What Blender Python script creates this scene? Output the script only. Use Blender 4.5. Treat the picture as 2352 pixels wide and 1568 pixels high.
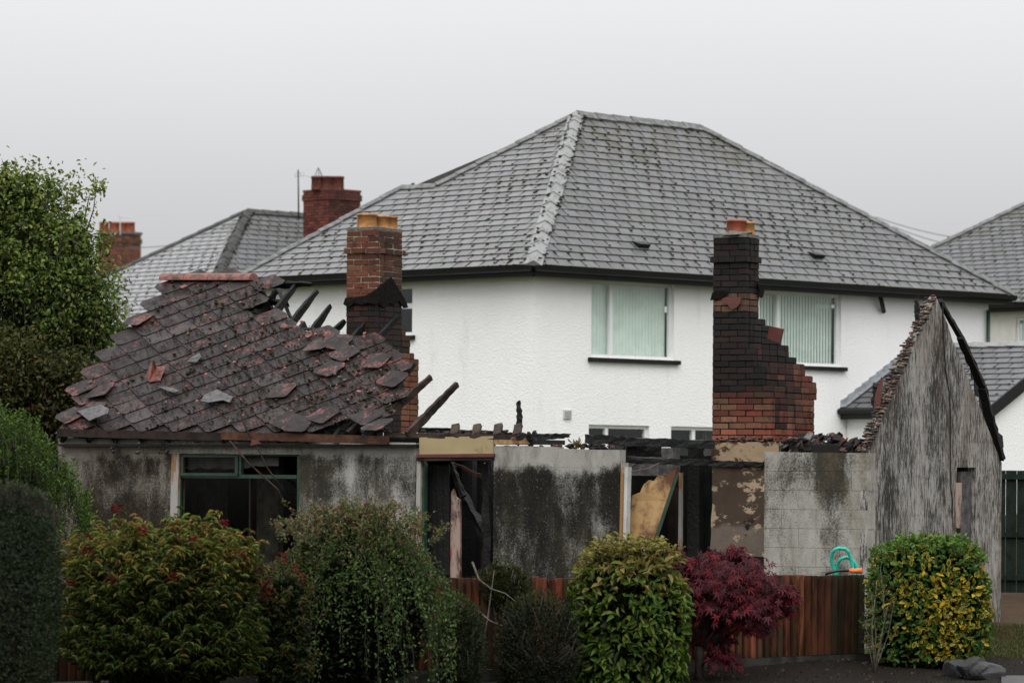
import bpy, bmesh, math, random
import numpy as np
from mathutils import Vector as V, Matrix as Mx

for o in list(bpy.data.objects):
    bpy.data.objects.remove(o)
SC = bpy.context.scene
COL = SC.collection
random.seed(7)
RNG = np.random.default_rng(11)

# ------------------------------------------------------------------ camera
CZ, FPX, W0 = 2.2, 8820.0, 2352.0        # eye height, focal length and picture width in measuring units
HX, HY, ROLL = 1173.9, 1102.0, .0065     # principal point (horizon) and roll
cam = bpy.data.cameras.new('camera')
co = bpy.data.objects.new('camera', cam)
COL.objects.link(co)
co.location = (0, 0, CZ)
co.rotation_euler = (math.pi / 2, -ROLL, 0)
cam.sensor_width = 36
cam.lens = 36 * FPX / W0
cam.shift_x = (1176 - HX) / W0
cam.shift_y = (HY - 784) / W0
cam.clip_start, cam.clip_end = .5, 6000
cam.dof.use_dof = True
cam.dof.focus_distance = 47
cam.dof.aperture_fstop = 2.8
SC.camera = co

# ------------------------------------------------------------------ sky, sun, exposure
wd = bpy.data.worlds.new('World')
SC.world = wd
wd.use_nodes = True
nt = wd.node_tree
nt.nodes.clear()
SUN_EL, SUN_AZ = math.radians(50), math.radians(182)     # behind the cloud, behind the viewer
sky = nt.nodes.new('ShaderNodeTexSky')
sky.sky_type = 'NISHITA'
sky.sun_disc = False
sky.sun_elevation = SUN_EL
sky.sun_rotation = SUN_AZ
sky.air_density, sky.dust_density = 1, 4
tc = nt.nodes.new('ShaderNodeTexCoord')
sp = nt.nodes.new('ShaderNodeSeparateXYZ')
mr = nt.nodes.new('ShaderNodeMapRange')
mr.inputs[1].default_value, mr.inputs[2].default_value = 0, 1
mr.inputs[3].default_value, mr.inputs[4].default_value = .77, 2.05   # overcast: zenith much brighter than horizon
fog = nt.nodes.new('ShaderNodeMapRange')                              # mist thickens and dims towards the horizon
fog.interpolation_type = 'SMOOTHSTEP'
fog.inputs[1].default_value, fog.inputs[2].default_value = .0, .16
fog.inputs[3].default_value, fog.inputs[4].default_value = .62, 1.
fm = nt.nodes.new('ShaderNodeMath'); fm.operation = 'MULTIPLY'
rp = nt.nodes.new('ShaderNodeCombineColor')
hs = nt.nodes.new('ShaderNodeHueSaturation')
hs.inputs['Saturation'].default_value = .25
b1, b2 = nt.nodes.new('ShaderNodeBackground'), nt.nodes.new('ShaderNodeBackground')
b1.inputs['Strength'].default_value = .05
ad = nt.nodes.new('ShaderNodeMixShader')
ad.inputs[0].default_value = .9            # thick cloud over the clear sky
out = nt.nodes.new('ShaderNodeOutputWorld')
L = nt.links.new
L(sky.outputs[0], hs.inputs['Color'])
L(hs.outputs[0], b1.inputs['Color'])
cn = nt.nodes.new('ShaderNodeTexNoise')
cn.inputs['Scale'].default_value, cn.inputs['Detail'].default_value = 7., 4.
cm = nt.nodes.new('ShaderNodeMix'); cm.data_type = 'RGBA'
cm.inputs[6].default_value, cm.inputs[7].default_value = (.945, .95, .968, 1), (1.0, 1.0, 1.018, 1)
mp_ = nt.nodes.new('ShaderNodeMapping'); mp_.inputs['Scale'].default_value = (1, 1, 2.5)
L(tc.outputs['Generated'], mp_.inputs[0]); L(mp_.outputs[0], cn.inputs['Vector'])
L(cn.outputs['Fac'], cm.inputs[0]); L(cm.outputs[2], b2.inputs['Color'])
L(tc.outputs['Generated'], sp.inputs[0])
L(sp.outputs['Z'], mr.inputs[0])
L(sp.outputs['Z'], fog.inputs[0])
L(mr.outputs[0], fm.inputs[0])
L(fog.outputs[0], fm.inputs[1])
L(fm.outputs[0], b2.inputs['Strength'])
L(b1.outputs[0], ad.inputs[1])
L(b2.outputs[0], ad.inputs[2])
L(ad.outputs[0], out.inputs['Surface'])

sl = bpy.data.lights.new('sun', 'SUN')
so = bpy.data.objects.new('sun', sl)
COL.objects.link(so)
sl.energy = 1.5
sl.angle = math.radians(40)
sl.color = (1, .98, .95)
sd = V((math.sin(SUN_AZ) * math.cos(SUN_EL), math.cos(SUN_AZ) * math.cos(SUN_EL), math.sin(SUN_EL)))
so.rotation_euler = sd.to_track_quat('Z', 'Y').to_euler()

SC.view_settings.view_transform = 'Standard'
SC.view_settings.look = 'None'
SC.view_settings.exposure = .1
SC.view_settings.gamma = 1
SC.render.engine = 'CYCLES'
SC.cycles.use_denoising = True
SC.cycles.max_bounces = 6
SC.cycles.diffuse_bounces = 3
SC.cycles.glossy_bounces = 3
SC.cycles.transmission_bounces = 4
SC.cycles.transparent_max_bounces = 8

# ------------------------------------------------------------------ measuring helpers
def ray(x, y):
    a, b = x - HX, y - HY
    return V(((a + ROLL * b) / FPX, 1, -(b - ROLL * a) / FPX))

def at(x, y, Y):
    return V((0, 0, CZ)) + ray(x, y) * Y

def px(p):
    u, v = p[0] / p[1] * FPX, -(p[2] - CZ) / p[1] * FPX
    return HX + u - ROLL * v, HY + v + ROLL * u

def inpoly(p, poly):
    x, y = p
    c = False
    for i in range(len(poly)):
        (x1, y1), (x2, y2) = poly[i - 1], poly[i]
        if (y1 > y) != (y2 > y) and x < (x2 - x1) * (y - y1) / (y2 - y1) + x1:
            c = not c
    return c

def ground_z(Y):
    if Y < 40.5: return .04
    if Y < 110: return .04 + (Y - 40.5) * .055
    return .04 + 69.5 * .055

class Frame:
    """an upright local frame: origin on the ground, turned by rz; local x and y lie in the ground plane"""
    def __init__(s, o, rz):
        s.o, s.rz = V(o), rz
        s.m = Mx.Translation(s.o) @ Mx.Rotation(rz, 4, 'Z')
        s.i = s.m.inverted()
    def y(s, x, y, d=0.):                # picture point -> local point on the plane y = d
        o, r = s.i @ V((0, 0, CZ)), s.i.to_3x3() @ ray(x, y)
        return o + r * ((d - o.y) / r.y)
    def x(s, x, y, d=0.):
        o, r = s.i @ V((0, 0, CZ)), s.i.to_3x3() @ ray(x, y)
        return o + r * ((d - o.x) / r.x)
    def pl(s, x, y, p, n):
        o, r = s.i @ V((0, 0, CZ)), s.i.to_3x3() @ ray(x, y)
        return o + r * ((p - o).dot(n) / r.dot(n))
    def px(s, p):
        return px(s.m @ V(p))

# ------------------------------------------------------------------ materials
MAT = {}

class N:
    def __init__(s, name):
        s.mat = bpy.data.materials.new(name)
        s.mat.use_nodes = True
        s.t = s.mat.node_tree
        s.t.nodes.clear()
        s.out = s.n('ShaderNodeOutputMaterial')
        s.pos = None
        MAT[name] = s.mat
    def n(s, t, **k):
        q = s.t.nodes.new(t)
        for a, b in k.items(): setattr(q, a, b)
        return q
    def l(s, a, b): s.t.links.new(a, b)
    def set(s, q, i, v):
        if hasattr(v, 'links') or isinstance(v, bpy.types.NodeSocket): s.l(v, q.inputs[i])
        else:
            if isinstance(v, (tuple, list)) and len(v) == 3 and q.inputs[i].type == 'RGBA': v = (*v, 1)
            q.inputs[i].default_value = v
    def coord(s, sc=(1, 1, 1), kind='world', off=(0, 0, 0)):
        if kind == 'world': o = s.n('ShaderNodeNewGeometry').outputs['Position']
        else: o = s.n('ShaderNodeTexCoord').outputs['Object']
        m = s.n('ShaderNodeMapping')
        s.l(o, m.inputs[0])
        m.inputs['Scale'].default_value = sc
        m.inputs['Location'].default_value = off
        return m.outputs[0]
    def noise(s, scale, detail=4, rough=.6, sc=(1, 1, 1), off=(0, 0, 0), kind='world', dist=0):
        q = s.n('ShaderNodeTexNoise')
        q.inputs['Scale'].default_value, q.inputs['Detail'].default_value, q.inputs['Roughness'].default_value = scale, detail, rough
        q.inputs['Distortion'].default_value = dist
        s.l(s.coord(sc, kind, off), q.inputs['Vector'])
        return q.outputs['Fac']
    def voro(s, scale, sc=(1, 1, 1), feature='F1'):
        q = s.n('ShaderNodeTexVoronoi', feature=feature)
        q.inputs['Scale'].default_value = scale
        s.l(s.coord(sc), q.inputs['Vector'])
        return q.outputs['Distance']
    def step(s, v, a, b, lo=0., hi=1.):
        q = s.n('ShaderNodeMapRange')
        q.interpolation_type = 'SMOOTHSTEP'
        s.l(v, q.inputs[0])
        for i, w in enumerate((a, b, lo, hi)): s.set(q, i + 1, w)
        return q.outputs[0]
    def math(s, op, a, b=0.):
        q = s.n('ShaderNodeMath', operation=op, use_clamp=False)
        s.set(q, 0, a); s.set(q, 1, b)
        return q.outputs[0]
    def mix(s, f, a, b, bt='MIX'):
        q = s.n('ShaderNodeMix', data_type='RGBA', blend_type=bt)
        s.set(q, 0, f); s.set(q, 6, a); s.set(q, 7, b)
        return q.outputs[2]
    def z(s):
        q = s.n('ShaderNodeSeparateXYZ')
        s.l(s.n('ShaderNodeNewGeometry').outputs['Position'], q.inputs[0])
        return q.outputs['Z']
    def objcol(s): return s.n('ShaderNodeObjectInfo').outputs['Color']
    def attr(s, a='Col'): return s.n('ShaderNodeAttribute', attribute_name=a).outputs['Color']
    def bump(s, h, strength=.3, dist=.01):
        q = s.n('ShaderNodeBump')
        q.inputs['Strength'].default_value, q.inputs['Distance'].default_value = strength, dist
        s.l(h, q.inputs['Height'])
        return q.outputs[0]
    def bsdf(s, col, rough=.7, normal=None, spec=.5, metal=0., **k):
        q = s.n('ShaderNodeBsdfPrincipled')
        s.set(q, 'Base Color', col); s.set(q, 'Roughness', rough)
        s.set(q, 'Specular IOR Level', spec); s.set(q, 'Metallic', metal)
        if normal: s.l(normal, q.inputs['Normal'])
        s.l(q.outputs[0], s.out.inputs[0])
        return q

def plain(name, col, rough=.6, spec=.5, metal=0., var=.25, scale=18., bump=0., sc=(1, 1, 1)):
    m = N(name)
    f = m.noise(scale, 5, .65, sc)
    c = m.mix(m.step(f, .3, .7), [x * (1 - var) for x in col], [min(1, x * (1 + var)) for x in col])
    nb = m.bump(m.noise(scale * 3, 4, .6, sc), bump, .01) if bump else None
    m.bsdf(c, rough, nb, spec, metal)
    return m.mat

def build_materials():
    # white pebbledash
    m = N('white_render')
    g = m.step(m.noise(.55, 4, .6, (1, 1, .6)), .35, .75)
    c = m.mix(g, (.89, .89, .885), (.84, .84, .83))
    c = m.mix(m.math('MULTIPLY', m.step(m.noise(2.2, 6, .7, (1, 1, .25)), .55, .8), .35), c, (.55, .55, .52))
    h = m.math('ADD', m.noise(26, 3, .6), m.math('MULTIPLY', m.voro(38), .6))
    m.bsdf(c, .85, m.bump(h, .6, .015), .15)
    # slates (object colour / colour attribute)
    for nm in ('slate', 'slate_joined'):
        m = N(nm)
        base = m.objcol() if nm == 'slate' else m.attr()
        c = m.mix(1., base, m.mix(m.noise(9, 5, .7), (.72, .72, .72), (1.22, 1.22, 1.22)), 'MULTIPLY')
        sp_ = m.step(m.noise(60, 3, .7), .66, .74)
        c = m.mix(m.math('MULTIPLY', sp_, .55), c, (.05, .05, .04))
        mz = m.math('ADD', m.noise(1.3, 8, .8), m.math('MULTIPLY', m.math('SUBTRACT', m.z(), 8.3), .12))   # lichen and moss, thickest towards the ridge
        c = m.mix(m.math('MULTIPLY', m.step(mz, .47, .62), .8), c, (.046, .043, .026))
        m.bsdf(c, m.step(m.noise(5, 4, .6), .3, .7, .36, .56), m.bump(m.noise(40, 4, .6), .12, .006), .42)
    m = N('hip_tile')
    f = m.step(m.noise(5, 6, .75), .52, .62)
    c = m.mix(m.noise(14, 4, .6), (.17, .174, .174), (.29, .295, .295))
    c = m.mix(m.math('MULTIPLY', f, .8), c, (.055, .05, .022))
    m.bsdf(c, .5, m.bump(m.noise(40, 5, .7), .35, .012), .5)
    plain('ridge_cap', (.13, .132, .13), .6, .3, 0, .45, 8, .25)
    plain('dark_hip_tile', (.05, .05, .048), .7, .25, 0, .4, 8, .2)
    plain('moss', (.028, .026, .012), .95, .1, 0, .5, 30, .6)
    plain('black_paint', (.006, .0065, .0065), .45, .25, 0, .3, 6)
    plain('white_plastic', (.78, .79, .78), .35, .5, 0, .04, 3)
    plain('grey_white', (.5, .51, .49), .6, .4, 0, .15, 6)
    plain('blind_slat', (.86, .90, .87), .7, .3, 0, .08, 4)
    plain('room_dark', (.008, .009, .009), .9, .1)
    m = N('glass')
    fr = m.n('ShaderNodeLayerWeight'); fr.inputs[0].default_value = .5
    tr, gl = m.n('ShaderNodeBsdfTransparent'), m.n('ShaderNodeBsdfGlossy')
    tr.inputs[0].default_value = (.935, .97, .95, 1)
    gl.inputs['Roughness'].default_value = .02
    ms = m.n('ShaderNodeMixShader')
    m.l(m.math('ADD', m.math('MULTIPLY', m.math('POWER', fr.outputs[1], 4.), .5), .045), ms.inputs[0]); m.l(tr.outputs[0], ms.inputs[1]); m.l(gl.outputs[0], ms.inputs[2])
    m.l(ms.outputs[0], m.out.inputs[0])
    m = N('old_glass')
    tr, gl = m.n('ShaderNodeBsdfTransparent'), m.n('ShaderNodeBsdfGlossy')
    gl.inputs['Roughness'].default_value = .08; tr.inputs[0].default_value = (.8, .8, .76, 1)
    ms = m.n('ShaderNodeMixShader'); ms.inputs[0].default_value = .012
    m.l(tr.outputs[0], ms.inputs[1]); m.l(gl.outputs[0], ms.inputs[2]); m.l(ms.outputs[0], m.out.inputs[0])
    # bricks
    for nm in ('brick', 'brick_joined'):
        m = N(nm)
        base = m.objcol() if nm == 'brick' else m.attr()
        c = m.mix(1., base, m.mix(m.noise(22, 5, .75), (.45, .45, .45), (1.5, 1.5, 1.5)), 'MULTIPLY')
        c = m.mix(m.math('MULTIPLY', m.step(m.noise(7, 6, .7, (1, 1, .6)), .5, .68), .7), c, (.016, .014, .013))
        m.bsdf(c, .7, m.bump(m.noise(60, 5, .7), .5, .008), .18)
    m = N('mortar_pale')
    c = m.mix(m.step(m.noise(4, 5, .7), .42, .6), (.36, .33, .25), (.03, .026, .022))
    c = m.mix(m.step(m.z(), 4.45, 4.75), (.010, .009, .008), c)
    m.bsdf(c, .9, m.bump(m.noise(70, 4, .7), .5, .01), .2)
    plain('mortar_black', (.008, .007, .0065), .9, .08, 0, .5, 20, .5)
    plain('cement', (.13, .125, .11), .9, .2, 0, .5, 25, .6)
    plain('pot_yellow', (.42, .20, .07), .5, .4, 0, .35, 9, .1)
    plain('pot_red', (.30, .085, .045), .45, .5, 0, .3, 7, .1)
    plain('far_brick', (.11, .036, .027), .8, .3, 0, .4, 14)
    # burnt diamond tiles
    m = N('burnt_tile')
    c = m.mix(m.noise(10, 5, .7), (.0085, .0060, .0062), (.032, .0225, .023))
    pink = m.step(m.noise(5, 8, .8, (1, 1, 1), (3, 1, 0)), .52, .585)
    oc = m.n('ShaderNodeSeparateColor'); m.l(m.objcol(), oc.inputs[0])
    c = m.mix(m.math('MULTIPLY', pink, m.math('MULTIPLY', oc.outputs[0], .8)), c, (.24, .085, .068))
    c = m.mix(m.math('MULTIPLY', m.step(m.noise(30, 6, .8), .50, .57), .9), c, (.010, .008, .006))
    c = m.mix(m.math('MULTIPLY', m.step(m.noise(70, 3, .7, (1, 1, 1), (2, 4, 1)), .64, .70), .5), c, (.11, .085, .075))
    c = m.mix(m.step(oc.outputs[1], .02, .98, 0., .5), c, (.13, .12, .12))
    m.bsdf(c, m.step(m.noise(6, 4, .7), .35, .65, .36, .65), m.bump(m.noise(45, 5, .7), .35, .008), .2)
    m = N('red_tile')
    c = m.mix(m.noise(7, 5, .7), (.13, .042, .03), (.29, .10, .07))
    c = m.mix(m.math('MULTIPLY', m.step(m.noise(9, 6, .75), .46, .58), .85), c, (.035, .025, .018))
    m.bsdf(c, .55, m.bump(m.noise(40, 4, .7), .3, .008), .4)
    plain('tile_shard_red', (.20, .075, .055), .7, .3, 0, .5, 14)
    plain('tile_shard_grey', (.07, .066, .068), .5, .4, 0, .5, 14)
    # timber
    m = N('charred_wood')
    c = m.mix(m.noise(20, 5, .7), (.003, .003, .003), (.018, .017, .017))
    m.bsdf(c, .6, m.bump(m.math('ADD', m.voro(24), m.noise(40, 4, .7)), .45, .015), .2)
    m = N('scorched_wood')
    c = m.mix(m.step(m.noise(3.5, 6, .7), .42, .62), (.014, .011, .010), (.055, .036, .027))
    m.bsdf(c, .65, m.bump(m.noise(30, 4, .7), .4, .01), .2)
    plain('brown_board', (.060, .026, .014), .6, .25, 0, .6, 6, .2)
    plain('dark_board', (.018, .011, .008), .6, .25, 0, .6, 6, .2)
    plain('green_paint', (.018, .046, .028), .45, .5, 0, .35, 9, .1)
    plain('dark_green_board', (.008, .014, .010), .7, .15, 0, .5, 8, .2)
    m = N('ochre_post')
    c = m.mix(m.step(m.noise(5, 5, .7, (1, 1, .3)), .48, .56), (.24, .13, .045), (.30, .29, .27))
    m.bsdf(c, .7, m.bump(m.noise(30, 4), .2, .01))
    m = N('yellow_panel')
    c = m.mix(m.noise(3, 4, .6), (.42, .285, .125), (.34, .19, .07))
    c = m.mix(m.step(m.noise(2.2, 6, .7, (1, 1, .8), (4, 0, 1)), .45, .62), c, (.10, .036, .012))
    m.bsdf(c, .6, m.bump(m.noise(50, 3), .15, .01), .4)
    m = N('cream_panel')
    c = m.mix(m.noise(2.5, 5, .65), (.40, .33, .19), (.27, .205, .11))
    c = m.mix(m.step(m.noise(3, 6, .7, (1, 1, 1), (2, 6, 1)), .58, .74, 0., .8), c, (.07, .05, .03))
    m.bsdf(c, .7, m.bump(m.noise(40, 3), .15, .01), .2)
    m = N('pale_door')
    c = m.mix(m.step(m.noise(5, 6, .75, (1, 1, .35)), .45, .58), (.34, .25, .20), (.07, .03, .025))
    c = m.mix(m.step(m.noise(7, 5, .7, (1, 1, .4), (9, 2, 0)), .6, .66), c, (.30, .06, .055))
    m.bsdf(c, .7, m.bump(m.noise(30, 4), .2, .01))
    m = N('rust_strip')
    c = m.mix(m.noise(6, 5, .7), (.05, .014, .014), (.15, .045, .03))
    m.bsdf(c, .4, m.bump(m.noise(30, 4), .3, .01))
    # concrete walls: base, dirt, how much dirt, z of the clean band under the eaves
    def concrete(nm, pale, dirt, lo, hi, zt, warm=(.11, .095, .06), speck=.6, sc=(1, 1, .55)):
        m = N(nm)
        c = m.mix(m.noise(3, 5, .65), [x * .72 for x in pale], pale)
        big = m.noise(1.2, 6, .62, sc, (random.uniform(0, 9), 3, 0), dist=.3)
        if zt:
            big = m.math('SUBTRACT', big, m.step(m.math('ADD', m.z(), m.math('MULTIPLY', m.noise(2.2, 5, .7), .34)), zt - .04, zt + .22, 0., .42))
        fine = m.math('SUBTRACT', m.noise(46, 6, .85), .5)
        strk = m.math('SUBTRACT', m.noise(6, 6, .75, (1, 1, .14)), .5)
        if nm == 'concrete_pale':                    # an old run of damp down the right half
            qx = m.n('ShaderNodeSeparateXYZ'); m.l(m.n('ShaderNodeNewGeometry').outputs['Position'], qx.inputs[0])
            dx = m.math('ABSOLUTE', m.math('SUBTRACT', m.math('ADD', qx.outputs['X'], m.math('MULTIPLY', m.noise(2.4, 4, .6), .30)), 3.93))
            big = m.math('ADD', big, m.step(dx, .03, .34, .24, 0.))
        f2 = m.step(m.math('ADD', big, m.math('ADD', m.math('MULTIPLY', fine, .55), m.math('MULTIPLY', strk, .22))), lo, hi)
        c = m.mix(f2, c, dirt)
        c = m.mix(m.math('MULTIPLY', m.step(m.noise(2.6, 6, .75, (1, 1, .4), (5, 5, 5)), .45, .72), .6), c, warm)
        c = m.mix(m.math('MULTIPLY', m.step(m.noise(60, 3, .7, (1, 1, 1), (1, 0, 2)), .60, .68), speck), c, (.016, .015, .012))
        c = m.mix(m.math('MULTIPLY', m.step(m.noise(48, 4, .8, (1, 1, .7), (8, 3, 2)), .60, .68), .45), c, [min(1, x * 1.05) for x in pale])
        m.bsdf(c, .85, m.bump(m.noise(70, 4, .75), .5, .012), .10)
    concrete('concrete_brown', (.30, .275, .23), (.018, .015, .011), .27, .53, 2.62, (.045, .034, .020))
    concrete('concrete_mid', (.43, .42, .385), (.032, .029, .023), .34, .60, 2.62, (.09, .075, .045))
    concrete('concrete_black', (.38, .37, .335), (.014, .013, .011), .26, .52, 2.44, (.050, .043, .025))
    concrete('concrete_pale', (.40, .39, .355), (.045, .041, .030), .47, .66, 0, (.13, .105, .06), .8)
    plain('concrete_lintel', (.36, .35, .31), .8, .3, 0, .35, 5, .2)
    plain('block_grey', (.085, .082, .078), .85, .15, 0, .5, 8, .4)
    m = N('gable_concrete')
    st = m.math('SUBTRACT', m.noise(40, 6, .75, (1, 1, .13)), .5)
    fn_ = m.math('SUBTRACT', m.noise(75, 4, .8, (1, 1, .5)), .5)
    bl = m.noise(1.4, 6, .66, (1, 1, .7), (2, 8, 1))
    f = m.step(m.math('ADD', bl, m.math('ADD', m.math('MULTIPLY', st, 1.5), m.math('MULTIPLY', fn_, .5))), .36, .64)
    c = m.mix(f, (.35, .335, .31), (.034, .031, .026))
    c = m.mix(m.math('MULTIPLY', m.step(m.noise(3, 5, .6, (1, 1, .2), (7, 1, 1)), .45, .68), .5), c, (.12, .085, .058))
    c = m.mix(m.math('MULTIPLY', m.step(m.noise(40, 6, .85, (1, 1, .24), (3, 2, 1)), .56, .64), .6), c, (.40, .40, .38))
    cz = m.n('ShaderNodeTexWave', wave_type='BANDS', bands_direction='Z'); cz.inputs['Scale'].default_value = .70; cz.inputs['Distortion'].default_value = 1.2
    m.l(m.coord(), cz.inputs['Vector'])
    c = m.mix(m.math('MULTIPLY', m.step(cz.outputs['Fac'], .0, .03, 1., 0.), .12), c, (.03, .028, .024))
    m.bsdf(c, .85, m.bump(m.noise(50, 5, .8, (1, 1, .3)), .5, .014), .10)
    m = N('burnt_plaster')
    z = m.math('ADD', m.z(), m.math('MULTIPLY', m.noise(4, 5, .7), .22))
    c = m.mix(m.noise(2.5, 5, .65), (.055, .036, .026), (.11, .080, .058))
    c = m.mix(m.step(z, 1.72, 1.80), m.mix(m.noise(3, 5, .7), (.10, .08, .065), (.22, .18, .145)), c)
    c = m.mix(m.step(m.noise(2.6, 7, .75, (1, 1, 1.6), (3, 3, 3)), .545, .575), c, (.42, .32, .22))
    c = m.mix(m.step(z, 2.50, 2.53), c, m.mix(m.step(m.noise(3.2, 6, .7, (1, 1, 1.4)), .47, .53), (.30, .22, .14), (.06, .035, .022)))
    c = m.mix(m.step(m.noise(2.8, 6, .7, (1, 1, 1), (7, 3, 2)), .57, .64), c, (.018, .012, .010))
    m.bsdf(c, .8, m.bump(m.noise(14, 5, .7), .4, .02), .15)
    # fence boards
    m = N('fence_board')
    oc = m.objcol()
    c = m.mix(1., oc, m.mix(m.noise(9, 5, .7, (1, 1, .12)), (.4, .4, .4), (1.6, 1.6, 1.6)), 'MULTIPLY')
    f = m.step(m.noise(2.2, 6, .7, (1.6, 1.6, .5), (0, 4, 0)), .40, .60)
    c = m.mix(m.math('MULTIPLY', f, .9), c, (.022, .013, .009))
    c = m.mix(m.step(m.math('ADD', m.z(), m.math('MULTIPLY', m.noise(6, 4, .6, (1, 1, .3)), .35)), .50, .36, 0., .75), c, (.022, .024, .010))
    m.bsdf(c, .5, m.bump(m.noise(40, 4, .7, (1, 1, .08)), .3, .008), .2)
    plain('gravel_board', (.035, .034, .029), .7, .2, 0, .5, 9, .4)
    # ground
    m = N('ground_soil')
    soil = m.mix(m.noise(9, 8, .75), (.006, .005, .004), (.026, .020, .014))
    grass = m.mix(m.noise(16, 6, .7), (.030, .042, .010), (.085, .095, .028))
    brown = m.mix(m.noise(7, 6, .75), (.018, .012, .007), (.12, .075, .038))
    ps = m.n('ShaderNodeSeparateXYZ'); m.l(m.n('ShaderNodeNewGeometry').outputs['Position'], ps.inputs[0])
    wob = m.math('MULTIPLY', m.noise(.9, 4), 2.2)
    yy = m.math('ADD', ps.outputs['Y'], wob)
    c = m.mix(m.step(yy, 44.6, 45.6), soil, grass)
    c = m.mix(m.step(yy, 46.6, 47.6), c, brown)
    c = m.mix(m.step(yy, 55, 62), c, grass)
    m.bsdf(c, .85, m.bump(m.noise(24, 8, .8), .9, .05), .12)
    plain('wet_path', (.035, .035, .035), .5, .3, 0, .4, 6, .1)
    plain('rock', (.025, .025, .026), .55, .3, 0, .5, 9, .5)
    plain('turquoise_tube', (.015, .36, .26), .35, .5, 0, .25, 12)
    plain('orange_grip', (.75, .14, .02), .45, .5, 0, .2, 9)
    plain('black_tube', (.012, .012, .012), .4, .5)
    plain('lead', (.30, .32, .34), .4, .5, .3, .3, 10)
    plain('wire', (.10, .10, .10), .6, .3)
    plain('bark', (.035, .028, .022), .8, .3, 0, .5, 20, .5)
    plain('pale_bark', (.10, .085, .07), .8, .3, 0, .5, 20, .5)
    plain('cream_wall', (.62, .60, .55), .8, .3, 0, .08, 5, .2)
    plain('curtain', (.12, .115, .11), .9, .2, 0, .4, 4)
    plain('hill_grass', (.05, .07, .05), .9, .1, 0, .4, .02)
    # leaves: colour attribute, a little light through the blade, a wet sheen
    m = N('leaf')
    c = m.mix(1., m.attr(), m.mix(m.noise(30, 2), (.8, .8, .8), (1.2, 1.2, 1.2)), 'MULTIPLY')
    q = m.bsdf(c, .45, None, .2)
    t2 = m.n('ShaderNodeBsdfTranslucent'); m.l(c, t2.inputs[0])
    ms = m.n('ShaderNodeMixShader'); ms.inputs[0].default_value = .32
    m.l(q.outputs[0], ms.inputs[1]); m.l(t2.outputs[0], ms.inputs[2]); m.l(ms.outputs[0], m.out.inputs[0])

build_materials()

# ------------------------------------------------------------------ object helpers
def tag(o, label=None, cat=None, group=None, kind=None):
    if label: o['label'] = label
    if cat: o['category'] = cat
    if group: o['group'] = group
    if kind: o['kind'] = kind
    return o

def empty(name, fr, label, cat, group=None):
    o = bpy.data.objects.new(name, None)
    o.empty_display_size = .3
    COL.objects.link(o)
    o.location = fr.o
    o.rotation_euler = (0, 0, fr.rz)
    return tag(o, label, cat, group)

def put(name, mesh, parent=None, mtx=None, color=None):
    o = bpy.data.objects.new(name, mesh)
    COL.objects.link(o)
    o.parent = parent
    if mtx is not None: o.matrix_local = mtx
    if color is not None: o.color = (*color, 1)
    return o

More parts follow.
